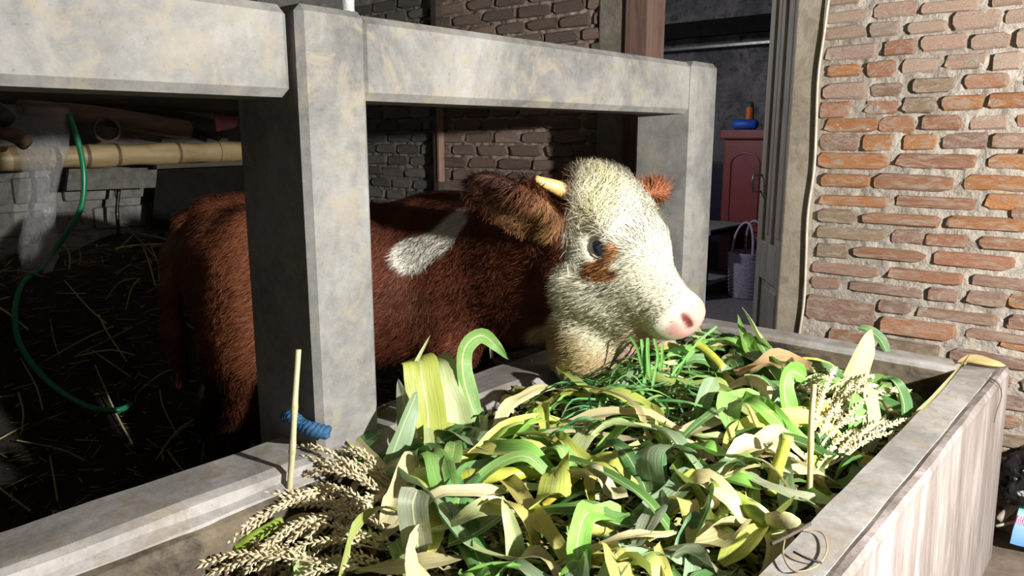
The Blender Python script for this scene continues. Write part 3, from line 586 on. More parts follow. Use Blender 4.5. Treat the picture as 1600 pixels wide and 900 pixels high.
def make_fur(n):
    P = CV[CF]; ar = np.linalg.norm(np.cross(P[:, 2]-P[:, 0], P[:, 3]-P[:, 1]), axis=1)/2; cen = P.mean(1); a, b, c = hloc(cen)
    hd = (a > -.22) & (cen[:, 0] > -1.42); bare = (a > .25) & (cen[:, 0] > -1.0)
    bare |= np.linalg.norm(cen-H3(.008, -.11, .006), axis=1) < .040; bare |= np.linalg.norm(cen-H3(.008, .11, .006), axis=1) < .040
    wt = ar*np.where(hd, 2.6, 1.0)*np.where(bare, 0.02, 1); cum = np.cumsum(wt); f = np.searchsorted(cum, rng.random(n)*cum[-1])
    u, v = rng.random(n), rng.random(n); w = [(1-u)*(1-v), u*(1-v), u*v, (1-u)*v]
    R = sum(P[f, k]*w[k][:, None] for k in range(4)); Nn = sum(CN[CF[f, k]]*w[k][:, None] for k in range(4)); Nn /= np.linalg.norm(Nn, axis=1)[:, None]
    a, b, c = hloc(R); hd = (a > -.2) & (R[:, 0] > -1.40)
    earm = (seg_d(R, EARB, EART)[0] < .09) & (b > .11)
    flow = np.tile(-D3*.75-Z3*.65, (n, 1)); flow[R[:, 2] < .6] = -Z3-.2*D3
    nk = (R[:, 0] > -1.75) & ~hd; flow[nk] = np.array((-.55, -.1, -.8))
    up = smst(c, -.02, .08); fh = -HF*.8+np.outer(up, HU*.1)+np.outer(1-up, -HU*.55)-Z3*.25; flow[hd] = fh[hd]
    top = hd & (c > .05) & (a < .02); flow[top] = (np.outer(np.sin(R[:, 1]*40), HS)*.6+HU*.25-HF*.3)[top]
    flow[earm] = (HS*.6-Z3*.75-HF*.2)
    cl = np.stack([wob(R, 55, k*1.7) for k in range(3)], 1); calm = np.where(hd & ~top & ~earm, .45, 1.0)[:, None]; flow += (.55*cl+rng.normal(0, .28, (n, 3)))*calm
    T = flow-Nn*np.sum(flow*Nn, 1)[:, None]; T /= np.maximum(np.linalg.norm(T, axis=1), 1e-6)[:, None]
    ln = np.where(hd, .030, .024)*rng.uniform(.6, 1.3, n); ln[hd & (a > .1)] *= .55; ln[hd & (a > .22)] *= .45; ln[top] *= 1.7; ln[earm] *= 1.25
    rough = (R[:, 2] < .72) & ~hd; ln[rough] *= 1.35
    lift = np.where(top, .75, .32)*rng.uniform(.5, 1.5, n)
    d0 = T+Nn*lift[:, None]; d0 /= np.linalg.norm(d0, axis=1)[:, None]; p1 = R+d0*(ln*.5)[:, None]; d1 = T+Nn*(lift*.15)[:, None]-Z3*.12; d1 /= np.linalg.norm(d1, axis=1)[:, None]; p2 = p1+d1*(ln*.5)[:, None]
    Sd = np.cross(Nn, T); wd = rng.uniform(.0011, .0020, n)[:, None]; R0 = R-Nn*.002
    V = np.stack([R0-Sd*wd*.5, R0+Sd*wd*.5, p1+Sd*wd*.45, p1-Sd*wd*.45, p2+Sd*wd*.10, p2-Sd*wd*.10], 1).reshape(-1, 3)
    base = np.arange(n)[:, None]*6; F = np.concatenate([base+np.array([3, 2, 1, 0]), base+np.array([5, 4, 2, 3])], 1).reshape(-1, 4)
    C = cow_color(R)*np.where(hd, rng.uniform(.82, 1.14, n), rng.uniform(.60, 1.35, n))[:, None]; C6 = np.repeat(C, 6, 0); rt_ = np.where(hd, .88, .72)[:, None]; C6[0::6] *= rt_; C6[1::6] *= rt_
    Nm = Nn+rng.normal(0, .22, (n, 3))+T*.25; Nm /= np.linalg.norm(Nm, axis=1)[:, None]
    return V, F, np.clip(C6, .002, .95), np.repeat(Nm, 6, 0)
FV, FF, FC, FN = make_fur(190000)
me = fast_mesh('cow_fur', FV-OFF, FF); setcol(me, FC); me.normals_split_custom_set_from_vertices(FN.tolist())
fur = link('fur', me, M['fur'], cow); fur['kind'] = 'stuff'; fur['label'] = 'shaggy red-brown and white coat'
def cpart(mb, name, mat, smooth=True, parent=None, par_off=None):
    mb.v = [tuple(np.array(p)-OFF) for p in mb.v]; return mb.build(name, mat if not isinstance(mat, str) else M[mat], parent or cow, smooth)
def eyeball(sd):
    mb = MB(); c = H3(.008, sd*.088, .006); e1, e2, e3 = HF, HU, HS*sd; vs = []; fs = []; n = 18
    for i in range(10):
        th = math.pi*.5*i/9
        for k in range(n): ph = 2*math.pi*k/n; vs.append(c+(e1*math.cos(ph)*math.sin(th)*1.12+e2*math.sin(ph)*math.sin(th)*.92+e3*math.cos(th))*.030)
    fs = [(i*n+k, i*n+(k+1) % n, (i+1)*n+(k+1) % n, (i+1)*n+k) for i in range(9) for k in range(n)]; mb.add(vs, fs)
    e = cpart(mb, 'eye', eyemat)
    mb = MB(); vs = []
    for i in range(6):
        th = .70*i/5
        for k in range(n): ph = 2*math.pi*k/n; vs.append(c+e1*.004+(e1*math.cos(ph)*math.sin(th)*1.25+e2*math.sin(ph)*math.sin(th)*.9+e3*math.cos(th))*.0312)
    mb.add(vs, [(i*n+k, i*n+(k+1) % n, (i+1)*n+(k+1) % n, (i+1)*n+k) for i in range(5) for k in range(n)]); pp = cpart(mb, 'iris', irismat, True, e)
    mb = MB(); ring = [c+(e1*math.cos(q)*1.20+e2*math.sin(q)*.80)*.030+e3*(.021-.012*abs(math.cos(q))) for q in np.linspace(0, 2*math.pi, 25)]; mb.tube(ring, .0048, 8, False); cpart(mb, 'eyelid', lidmat)
eyemat = plain('eye_white', (.75, .75, .80), .08, 0, .1, 30, 0); irismat = plain('dark_iris', (.035, .045, .075), .06, 0, .3, 60, 0); lidmat = plain('pink_lid', (.80, .66, .63), .5, 0, .1, 50, 0)
eyeball(1); eyeball(-1)
for sd, P_ in ((1, [H3(-.14, .075, .058), H3(-.175, .135, .066), H3(-.20, .172, .066), H3(-.213, .195, .070)]), (-1, [H3(-.155, -.062, .075), H3(-.165, -.10, .085), H3(-.17, -.125, .10)])):
    q = catmull(P_, 9); mb = MB(); mb.tube(q, [.025-.017*i/8 for i in range(9)], 12); cpart(mb, 'horn', 'horn')
# ------------------------------------------------------------------ fodder in the trough
def bed_z(x, y):
    e = min(1, max(0, (y-.42)/.55)); e = e*e*(3-2*e)
    f = min(1, max(0, (-.44-x)/.16)); g = min(1, max(0, (2.5-y)/.3)); b = min(1, max(0, (x+1.29)/.10))
    z = .36+.20*e; z += .05*math.exp(-((x+1.0)**2+(y-1.6)**2)/.18)+.07*math.exp(-((x+1.12)**2/.05+(y-2.1)**2/.12))
    z -= .07*(1-f)*e+.07*(1-g)+.03*(1-b)
    return z+.022*mn.noise(Vector((x*9, y*9, 0)))+.012*mn.noise(Vector((x*25, y*25, 4)))
def bedmat():
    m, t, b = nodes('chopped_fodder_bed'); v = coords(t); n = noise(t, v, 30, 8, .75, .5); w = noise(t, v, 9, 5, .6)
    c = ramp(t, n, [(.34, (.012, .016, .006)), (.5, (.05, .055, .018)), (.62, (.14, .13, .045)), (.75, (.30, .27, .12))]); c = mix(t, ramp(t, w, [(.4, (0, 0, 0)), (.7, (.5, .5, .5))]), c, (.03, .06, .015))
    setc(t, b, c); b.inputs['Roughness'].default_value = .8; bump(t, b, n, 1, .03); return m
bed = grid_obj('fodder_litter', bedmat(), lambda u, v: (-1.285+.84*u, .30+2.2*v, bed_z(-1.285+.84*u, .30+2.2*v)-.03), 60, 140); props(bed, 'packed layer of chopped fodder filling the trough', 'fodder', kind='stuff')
# loose chaff: short scraps lying on the bed, as one mass
def chaff(n):
    V = []; F = []; C = []
    cols = np.array([(.42, .38, .18), (.30, .32, .10), (.14, .22, .05), (.50, .46, .28), (.07, .12, .03), (.24, .17, .08)])
    for i in range(n):
        x = random.uniform(-1.27, -.47); y = random.uniform(.42, 2.46); z = bed_z(x, y)-.022+random.uniform(0, .03); yaw = random.uniform(0, 6.28); L = random.uniform(.012, .05); w = random.uniform(.002, .008)
        d = Vector((math.cos(yaw), math.sin(yaw), random.uniform(-.4, .5))); s = Vector((-math.sin(yaw), math.cos(yaw), random.uniform(-.6, .6)))*w; p = Vector((x, y, z)); k = len(V)
        V += [p-s, p+s, p+d*L*.55+s*.9+Vector((0, 0, .004)), p+d*L*.55-s*.9+Vector((0, 0, .004)), p+d*L+s*.3, p+d*L-s*.3]; F += [(k, k+1, k+2, k+3), (k+3, k+2, k+4, k+5)]; C += [cols[random.randrange(6)]*random.uniform(.7, 1.25)]*6
    me = fast_mesh('chaff', [tuple(v) for v in V], F, False); setcol(me, np.clip(np.array(C), 0, 1)); return me
o = link('chaff', chaff(9000), attrmat('chaff_bits', .7)); props(o, 'short straw and leaf scraps scattered over the fodder', 'chaff', kind='stuff')

def leaf_mesh(sp, width, roll=0., twist=0., fold=.25, ruf=.15, prof='leaf', n=16, upv=None):
    S = catmull(sp, n) if len(sp) != n else sp; vs = []; uv = []; seed = random.uniform(0, 99); Lt = 0; side = None
    for i, p in enumerate(S):
        t = (S[min(i+1, n-1)]-S[max(i-1, 0)]).normalized(); v = i/(n-1)
        if side is None:
            ref = upv or (Vector((0, 0, 1)) if abs(t.z) < .85 else Vector((.9, -.4, 0))); side = t.cross(ref)
            if side.length < 1e-4: side = t.orthogonal()
        side = (side-t*side.dot(t)).normalized(); nn = side.cross(t)
        a = roll+twist*v; sd = side*math.cos(a)+nn*math.sin(a); nm = nn*math.cos(a)-side*math.sin(a)
        if i: Lt += (p-S[i-1]).length
        if prof == 'leaf': w = min(1, .45+2.2*v)*(1-v**2.6)**.75+.01
        elif prof == 'strip': w = min(1, .75+2*v)*min(1, (1-v)*6+.25)
        elif prof == 'blade': w = (1-v)**.6*min(1, .6+3*v)+.02
        else: w = 1
        for k in range(5):
            u = (k-2)/2; e = ruf*width*mn.noise(Vector((Lt*16+seed, u*1.5, seed)))*abs(u)
            vs.append(p+sd*(u*w*width*.5)+nm*(fold*abs(u)*w*width*.5+e)); uv.append((k/4, Lt*6))
    fs = [(i*5+k, i*5+k+1, (i+1)*5+k+1, (i+1)*5+k) for i in range(n-1) for k in range(4)]
    mb = MB(); mb.add(vs, fs, uv); return mb
def leaf(sp, width, col, label, group=None, name='corn_leaf', **kw):
    mb = leaf_mesh(sp, width, **kw); o = mb.build(name, M['leaf'], None, True, loc=Vector(sp[0])); o.color = (*col, 1); return props(o, label, 'grass' if name == 'grass_blade' else 'leaf', group)
GRN = (.20, .38, .10); DGR = (.08, .20, .06); BGR = (.26, .38, .22); YGR = (.50, .56, .12); PGR = (.50, .58, .28); TANL = (.58, .52, .29); YEL = (.52, .48, .14); GRY = (.24, .27, .19); BRN = (.44, .38, .20); BRT = (.20, .42, .08)
def L_(pts): return [G(*p) for p in pts]
def U_(pts):
    b = G(*pts[0]); d = depth(b); return [b]+[AT(x, y, d+dd) for x, y, dd in pts[1:]]
feat = [
 # upright leaves by the post
 (U_([(672, 700, .57), (668, 640, 0), (660, 595, .0), (656, 566, .02), (640, 562, .07)]), .085, YGR, 'broad yellow-green corn leaf folded over beside the post', dict(prof='strip', fold=.12, roll=.25)),
 (U_([(722, 692, .57), (712, 640, 0), (698, 600, 0), (690, 570, .02), (672, 564, .06)]), .062, PGR, 'pale green corn leaf folded over next to the yellow one', dict(prof='strip', fold=.2, roll=.2)),
 (U_([(758, 680, .575), (735, 630, 0), (722, 575, -.01), (728, 540, .01), (752, 524, .04), (775, 540, .07), (795, 562, .06)]), .055, GRN, 'tall green corn leaf arching over like a hook', dict(prof='leaf', fold=.35, twist=-1.2, n=24)),
 (U_([(620, 690, .575), (630, 620, 0), (648, 570, 0), (672, 524, 0)]), .020, PGR, 'slim pointed leaf rising beside the post', dict(prof='blade')),
 (U_([(600, 745, .55), (620, 690, 0), (640, 640, .02), (652, 612, .05)]), .060, BGR, 'blue-green leaf leaning against the folded corn leaves', dict(prof='leaf', fold=.5, roll=-.4)),
 (U_([(645, 720, .56), (640, 680, 0), (632, 630, 0), (622, 592, 0)]), .048, GRY, 'grey-green leaf standing beside the yellow folded leaf', dict(prof='leaf', fold=.5, roll=.6)),
 (U_([(585, 660, .60), (600, 640, 0), (640, 618, .06)]), .05, DGR, 'dark leaf at the foot of the post', dict(prof='leaf')),
 (U_([(768, 560, .62), (766, 500, 0), (769, 440, 0), (772, 378, 0)]), .016, PGR, 'thin pale blade standing upright before the neck', dict(prof='blade', fold=.4)),
 # long pale strip curving through the front
 (L_([(668, 655, .62), (672, 720, .61), (680, 770, .60), (700, 818, .59), (740, 856, .58), (800, 876, .575), (880, 884, .57), (985, 886, .56)]), .032, PGR, 'long pale corn leaf strip curving through the front of the pile', dict(prof='strip', n=28, fold=.3, roll=.5)),
 (U_([(655, 870, .54), (650, 830, 0), (645, 790, -.02), (652, 765, 0)]), .055, GRY, 'curled grey-green leaf standing near the tassels', dict(prof='strip', fold=.5, roll=.3)),
 (L_([(690, 668, .61), (740, 685, .62), (790, 712, .615), (835, 738, .60)]), .075, BGR, 'broad blue-green leaf lying behind the yellow stalk', dict(fold=.3)),
 (L_([(705, 770, .58), (760, 768, .60), (830, 765, .60), (880, 755, .59)]), .060, PGR, 'pale leaf lying under the yellow stalk', dict(fold=.2)),
 (L_([(700, 850, .57), (740, 835, .59), (770, 815, .60), (790, 800, .59)]), .10, DGR, 'wide dark green leaf near the long pale strip', dict(fold=.2)),
 (U_([(805, 880, .55), (800, 840, 0), (792, 805, 0), (786, 775, .02)]), .042, PGR, 'pale pointed leaf standing in front of the stalk', dict(prof='blade', fold=.4)),
 (L_([(560, 893, .53), (620, 886, .55), (680, 878, .56), (735, 868, .555)]), .065, TANL, 'tan leaf lying along the front edge of the pile', dict(fold=.2)),
 (L_([(530, 668, .62), (560, 700, .615), (590, 735, .60), (612, 765, .58)]), .035, TANL, 'dry tan leaf slanting down from the blue rope', dict(prof='strip', fold=.5)),
 (L_([(545, 712, .60), (575, 688, .62), (600, 672, .63)]), .06, DGR, 'small green leaf under the dry tan leaf', {}),
 # centre
 (U_([(1030, 785, .57), (1020, 760, -.03), (1012, 720, -.045), (1020, 698, -.02), (1050, 695, .03), (1085, 705, .07)]), .062, BGR, 'curled grey-green leaf hooked over in the middle of the pile', dict(prof='strip', fold=.1, n=20)),
 (U_([(1080, 676, .585), (1092, 640, 0), (1105, 610, .0), (1115, 590, 0)]), .055, BGR, 'cut blue-green leaf piece standing below the muzzle', dict(prof='strip', fold=.2)),
 (U_([(1240, 672, .575), (1228, 630, 0), (1226, 600, 0), (1236, 580, .01), (1258, 590, .03)]), .05, BRT, 'bright green leaf curling at the top of a yellow stalk', dict(prof='strip', fold=.4)),
 (U_([(1320, 625, .575), (1335, 580, 0), (1350, 545, 0), (1362, 515, 0)]), .075, PGR, 'broad pale green leaf standing tall near the far end wall', dict(prof='leaf', fold=.3, roll=.3)),
 (U_([(1390, 560, .60), (1375, 530, .01), (1355, 515, .02), (1340, 512, .03)]), .04, DGR, 'dark leaf tip behind the tall pale leaf', dict(prof='leaf')),
 (L_([(1150, 585, .655), (1185, 575, .665), (1225, 565, .665), (1265, 578, .65)]), .07, (.50, .34, .18), 'dry orange-tan leaf lying behind the pile', dict(prof='strip', ruf=.5, fold=.3)),
 (U_([(1205, 715, .57), (1185, 680, 0), (1172, 650, 0), (1165, 630, 0)]), .042, (.44, .36, .13), 'curled yellow-tan leaf standing beside the bright green one', dict(prof='leaf', fold=.5)),
 (L_([(1085, 735, .625), (1060, 765, .625), (1030, 795, .61), (990, 830, .59)]), .055, BGR, 'long leaf with a yellow midrib slanting across the pile', dict(prof='strip', fold=.35)),
 (L_([(1095, 738, .63), (1065, 772, .62), (1035, 805, .605), (1010, 845, .58)]), .05, YGR, 'yellow-green half of the slanting leaf', dict(prof='strip', fold=.25)),
 (U_([(1215, 560, .62), (1185, 530, 0), (1172, 505, 0), (1160, 480, 0)]), .05, PGR, 'pale leaf standing up by the far post', dict(prof='leaf', fold=.5)),
 (L_([(1190, 570, .63), (1170, 550, .66), (1160, 520, .69), (1152, 490, .72)]), .04, BRT, 'bright green leaf bent behind the far pale leaf', dict(prof='leaf')),
 (U_([(1330, 680, .57), (1332, 650, 0), (1335, 615, 0)]), .05, GRN, 'first of the two short leaves standing near the front rim', dict(prof='strip', fold=.4)),
 (U_([(1365, 672, .57), (1360, 640, 0), (1350, 605, 0)]), .048, PGR, 'paler of the two short leaves standing near the front rim', dict(prof='strip', fold=.4)),
 (U_([(1412, 665, .57), (1412, 630, 0), (1400, 600, 0), (1385, 590, .03)]), .04, DGR, 'dark curled leaf by the front rim', dict(prof='leaf', fold=.6)),
 (U_([(1425, 655, .60), (1460, 620, .02), (1495, 580, .04), (1516, 552, .06)]), .018, TANL, 'thin dry blade leaning over the far corner of the trough', dict(prof='blade')),
 (L_([(1120, 735, .60), (1160, 725, .62), (1190, 705, .63), (1207, 690, .62)]), .055, (.34, .46, .12), 'light green leaf lying across the yellow stalk', dict(fold=.3)),
 (L_([(1130, 655, .62), (1090, 670, .63), (1050, 690, .62)]), .05, TANL, 'pale straw-coloured husk under the muzzle', dict(prof='strip', fold=.3)),
 (L_([(1090, 690, .60), (1130, 690, .61), (1180, 705, .60)]), .06, BGR, 'blue-grey leaf between husk and light green leaf', dict(fold=.3)),
 (L_([(1105, 745, .60), (1150, 755, .61), (1190, 765, .60)]), .06, BRT, 'smooth bright green leaf in front of the yellow stalk', dict(prof='strip', fold=.4)),
 (L_([(1020, 860, .565), (1070, 852, .59), (1120, 842, .59), (1160, 825, .57)]), .07, (.42, .38, .20), 'crumpled dry leaf with brown edges near the front rim', dict(prof='strip', ruf=.6)),
 (L_([(1130, 885, .55), (1170, 850, .58), (1200, 815, .59)]), .06, YGR, 'yellow-green husk leaf beside the small cob', dict(prof='leaf', fold=.5)),
 (L_([(860, 890, .55), (930, 885, .57), (1000, 880, .57), (1060, 868, .565)]), .05, YEL, 'yellowing leaf along the near edge of the pile', dict(prof='strip', fold=.4)),
 (L_([(870, 790, .57), (905, 770, .60), (950, 765, .60)]), .08, DGR, 'dark green leaf in the hollow behind the stub', dict(fold=.3)),
 (L_([(830, 655, .61), (860, 690, .615), (905, 712, .60)]), .085, YEL, 'torn yellow leaf beside the grass', dict(prof='strip', ruf=.5)),
 (L_([(800, 610, .61), (830, 625, .615), (852, 648, .61)]), .06, YEL, 'small yellow-green scrap of leaf by the back rim', dict(prof='strip', ruf=.5)),
 (L_([(805, 668, .60), (825, 665, .61), (845, 660, .60)]), .055, (.42, .38, .30), 'dull whitish scrap of husk beside the yellow leaf', dict(prof='strip', ruf=.4)),
 (L_([(900, 850, .56), (930, 835, .58), (965, 850, .57), (990, 872, .555)]), .07, BGR, 'blue-green leaf curving in the near hollow', dict(fold=.4)),
 (L_([(1245, 770, .57), (1290, 800, .60)]), .05, (.16, .34, .06), 'cut green stem sheath touching the front rim', dict(prof='strip', fold=.7)),
]
for sp, w, c, lab, kw in feat: leaf(sp, w, c, lab, **kw)
# ordinary leaves of the heap
fill = [('green strip of corn leaf', 'green corn leaves in the heap', (GRN, DGR, BRT, (.11, .24, .06))),
        ('yellow-green strip of corn leaf', 'yellow-green corn leaves in the heap', (YGR, (.34, .42, .12), YEL)),
        ('pale grey-green strip of corn leaf', 'pale corn leaves in the heap', (BGR, PGR, GRY)),
        ('dry straw-coloured strip of corn leaf', 'dry corn leaves in the heap', (TANL, (.54, .48, .30), BRN))]
cnt = 0
while cnt < 235:
    x = random.uniform(-1.26, -.47); y = random.uniform(.62, 2.46)
    if ((x+1.05)/.2)**2+((y-1.62)/.32)**2 < 1 and random.random() < .8: continue
    if x < -1.05 and y < .80 and random.random() < .85: continue
    k = random.choices(range(4), (.36, .25, .23, .16))[0]; L = random.uniform(.12, .40); yaw = random.uniform(0, 6.283); lift = random.uniform(.0, .05); bend = random.uniform(-.9, .9); p = []
    for q in range(5):
        v = q/4; a = yaw+bend*v; xx = x+L*(v-.0)*math.cos(a); yy = y+L*v*math.sin(a); xx = min(-.452, max(-1.275, xx)); yy = min(2.50, max(.45, yy))
        p.append(Vector((xx, yy, bed_z(xx, yy)+.008+lift*math.sin(math.pi*min(1, v*1.1))+random.uniform(0, .03))))
    if (p[-1]-p[0]).length < .06: continue
    zx = 'along the back rim' if x < -1.05 else ('along the front rim' if x > -.68 else 'in mid-heap'); zy = 'beside the tassels' if y < .98 else ('before the grass clump' if y < 1.5 else ('level with the muzzle' if y < 2.0 else 'near the far end wall'))
    leaf(p, random.uniform(.024, .062), tint(random.choice(fill[k][2]), .95, 1.45), fill[k][0]+' '+zx+', '+zy, fill[k][1]+' '+zx+', '+zy, prof=random.choice(('leaf', 'strip', 'leaf')), roll=random.uniform(-.6, .6), twist=random.uniform(-.8, .8), fold=random.uniform(.1, .6), ruf=random.uniform(.2, .75), n=14); cnt += 1
# stalks
def stalk(pts, r, col, label, nodes_at=(.5,)):
    P = catmull(pts, 18); t = thing('corn_stalk', label, 'stalk', P[0]); m = MB(); Q = [p-P[0] for p in P]
    m.tube(Q, [r*(1+.22*max(0, 1-min(abs(i/17-a) for a in nodes_at)*14)) for i in range(18)], 12); o = m.build('stem', M['stalk'], t, True); o.color = (*col, 1)
    e = MB(); d = (Q[0]-Q[1]).normalized()*.002; e.tube([Q[0]+d*.2, Q[0]+d], [r*.86, r*.8], 12); o = e.build('cut_end', M['stalk'], t); o.color = (.62, .62, .45, 1)
    for a in nodes_at:
        q = Q[int(a*17)]; q2 = Q[min(17, int(a*17)+1)]; e = MB(); e.tube([q, q.lerp(q2, .4)], r*1.24, 12, False); o = e.build('joint', M['stalk'], t, True); o.color = (.46, .44, .20, 1)
YS = (.46, .50, .07); GS = (.30, .44, .06)
stalk(L_([(684, 750, .605), (740, 745, .612), (800, 741, .612), (848, 738, .605)]), .0155, YS, 'yellow-green cut corn stalk lying below the upright leaves', (.3, .97))
stalk(U_([(1203, 772, .57), (1210, 745, 0), (1220, 715, 0), (1230, 680, 0)]), .0125, YS, 'yellow stalk standing under the bright green leaf', (.4, .95))
stalk(L_([(893, 824, .585), (920, 822, .595), (955, 820, .59)]), .016, (.56, .52, .14), 'short yellow stub of stalk in the near pile', (.8,))
stalk(L_([(848, 790, .585), (870, 772, .605), (900, 748, .615)]), .0075, (.56, .46, .06), 'thin orange-yellow stem in the middle of the pile', (.5,))
stalk(L_([(1130, 575, .67), (1108, 552, .70), (1085, 535, .72)]), .012, YS, 'fat yellow-green stalk piece just below the muzzle', (.9,))
stalk(U_([(452, 770, .58), (457, 700, 0), (461, 620, 0), (466, 546, 0)]), .0062, (.55, .52, .32), 'single dry stem standing upright by the blue rope', (.35, .6))
stalk(L_([(1200, 820, .59), (1150, 780, .61), (1110, 760, .61)]), .014, GS, 'green sheathed stalk in front of the slanting leaf', (.5,))
stalk(U_([(1265, 775, .57), (1266, 730, 0), (1268, 650, 0), (1272, 600, 0)]), .0058, (.50, .45, .24), 'thin dry stem standing among the tassels by the front rim', (.5,))
stalk(L_([(370, 858, .52), (400, 838, .54), (440, 815, .55)]), .012, GS, 'green stalk end lying under the tassels', (.9,))
stalk(U_([(222, 905, .45), (226, 880, 0), (232, 850, 0)]), .010, (.35, .50, .08), 'green shoot standing at the bare end of the trough', (.5,))
stalk(L_([(830, 420+478, .54), (870, 892, .545), (905, 880, .55)]), .013, YS, 'yellow stalk end at the bottom edge of the pile', (.3,))
# small cobs
for i, (px, py, z, r) in enumerate(((1112, 783, .61, .016), (1218, 814, .605, .019))):
    t = thing('corn_cob', ('small pale cob wrapped in green husk beside the slanting leaf', 'small white cob in husk against the front rim')[i], 'cob', G(px, py, z))
    mb = MB(); mb.lathe([(0, -.035), (r*.8, -.025), (r, 0), (r*.8, .025), (r*.3, .045), (0, .05)], 14); b_ = mb.build('kernels', M['husk'], t, True); b_.color = (.66, .62, .36, 1); b_.rotation_euler = (1.1, .5, i)
    for q in range(3):
        mb = leaf_mesh([Vector((0, 0, -.04)), Vector((.02*math.cos(q*2.1), .02*math.sin(q*2.1), .0)), Vector((.045*math.cos(q*2.1), .045*math.sin(q*2.1), .05))], .035, fold=.4, n=8); h_ = mb.build('husk_leaf', M['leaf'], t, True); h_.color = (.42, .50, .14, 1); h_.rotation_euler = (1.1, .5, i)
# tassels
def branch(P, L, nsp, sc=1.0):
    P = [Vector(p) for p in P]; S = catmull(P, 14); m = MB(); m.tube(S, [.0016*sc]*14, 4)
    for i in range(nsp):
        v = .12+.88*i/nsp; k = min(12, int(v*13)); p = S[k].lerp(S[k+1], v*13-k); t = (S[k+1]-S[k]).normalized(); s = t.orthogonal(); s.rotate(Matrix.Rotation(i*2.4+random.uniform(-.4, .4), 3, t))
        d = (t*.9+s*.55).normalized(); l = random.uniform(.011, .017)*sc; w = .0030*sc; e = d.orthogonal().normalized()*w; f = d.cross(e).normalized()*w; c = p+d*l*.45
        m.add([p, c+e, c+f, c-e, c-f, p+d*l], [(0, 2, 1), (0, 3, 2), (0, 4, 3), (0, 1, 4), (5, 1, 2), (5, 2, 3), (5, 3, 4), (5, 4, 1)])
    return m
def tassel(base, tip, nb, spread, col, label, group):
    base = Vector(base); tip = Vector(tip); t = thing('corn_tassel', label, 'tassel', base, 0, group); ax = tip-base; L = ax.length; d = ax.normalized(); s0 = d.cross(Vector((0, 0, 1))).normalized(); u0 = s0.cross(d)
    m = MB(); m.tube([Vector((0, 0, 0)), ax*.25], [.0035, .0025], 6); o = m.build('stem', M['husk'], t); o.color = (*[c*.85 for c in col], 1)
    for i in range(nb):
        a = random.uniform(-1, 1)*spread if i else 0; h = random.uniform(-.2, .5)*spread if i else 0; st = random.uniform(.02, .30); l = L*random.uniform(.6, 1.0); dd = (d+s0*a+u0*h).normalized()
        p0 = ax*st; p1 = p0+dd*l*.4+u0*.02; p2 = p0+dd*l*.75+u0*.012-Vector((0, 0, .01)); p3 = p0+dd*l-Vector((0, 0, .035)); o = branch([p0, p1, p2, p3], l, int(l*260)).build('branch', M['husk'], t); o.color = (*tint(col, .85, 1.15), 1)
TC = (.78, .70, .46)
TG = 'dry corn tassels at the bare end'
for i, (a, b) in enumerate((((640, 800, .57), (470, 705, .61)), ((645, 845, .555), (440, 770, .575)), ((640, 860, .55), (450, 850, .53)), ((560, 790, .58), (400, 870, .52)), ((630, 760, .585), (500, 720, .60)), ((520, 880, .53), (290, 870, .50)), ((620, 890, .53), (420, 890, .50)), ((600, 770, .59), (520, 850, .55)), ((540, 760, .585), (330, 830, .54)))):
    tassel(G(*a), G(*b), 6, .38, TC, ('topmost dry corn tassel below the upright stem', 'dry cream corn tassel in the tangle at the bare end of the trough')[i > 0], TG)
for i, (a, b) in enumerate((((1250, 735, .58), (1335, 600, .63)), ((1280, 700, .60), (1365, 590, .63)), ((1270, 740, .57), (1440, 655, .62)), ((1290, 660, .60), (1250, 590, .64)), ((1230, 660, .60), (1310, 625, .63)))):
    tassel(G(*a), G(*b), 6, .34, (.76, .70, .44), ('pale corn tassel among the short leaves near the front rim', 'pale corn tassel reaching over the front rim')[i == 2], 'corn tassels near the front rim')
# fresh grass under the muzzle
gc = G(985, 630, .62)
for i in range(120):
    a = random.uniform(0, 6.28); r = random.uniform(0, 1)**.6; x = gc.x+.02+.16*r*math.cos(a); y = gc.y+.30*r*math.sin(a); yaw = random.gauss(.9, .6)+(math.pi if random.random() < .5 else 0); L = random.uniform(.10, .26); h = random.uniform(0, .05); p = []
    for q in range(4):
        v = q/3-.5; xx = min(-.46, max(-1.27, x+L*v*math.cos(yaw+.5*v))); yy = y+L*v*math.sin(yaw+.5*v); p.append(Vector((xx, yy, bed_z(xx, yy)+.018+h*(1-4*v*v)*.8+random.uniform(0, .02))))
    zn = 'under the throat of the cow' if y < gc.y-.08 else ('right below the mouth' if y < gc.y+.1 else 'past the nose towards the far wall')
    leaf(p, random.uniform(.007, .015), tint(random.choice(((.10, .36, .09), (.08, .28, .10), (.17, .44, .09), (.22, .42, .10))), .7, 1.25), 'narrow fresh green grass blade '+zn, 'fresh grass '+zn, 'grass_blade', prof='blade', fold=.5, ruf=.05, n=9, roll=random.uniform(-.8, .8))
mth = Vector(H3(.235, .05, -.105))
hang = [((1002, 530), (1008, 580), (1004, 622)), ((1022, 528), (1028, 560), (1018, 610)), ((1035, 535), (1034, 565), (1032, 580)), ((985, 526), (996, 545), (1003, 575)), ((1012, 528), (1012, 556), (1015, 590)), ((1060, 548), (1070, 565), (1040, 615)), ((1120, 510), (1090, 535), (1060, 575)), ((1085, 548), (1055, 580), (1025, 625))]
for i, pts in enumerate(hang):
    d = depth(mth)-(.0 if i < 5 else -.02); leaf([AT(x, y, d-.02*k) for k, (x, y) in enumerate(pts)], (.010, .009, .008, .008, .010, .008, .007, .010)[i], (.12, .38, .06), ('green grass blade dangling from the mouth of the cow', 'long grass blade slanting below the chin and nostril')[i > 4], ('grass in the mouth', 'grass slanting below the nostril')[i > 4], 'grass_blade', prof='strip', fold=.3, ruf=.05, n=9, upv=Vector((.6, -.75, 0)))
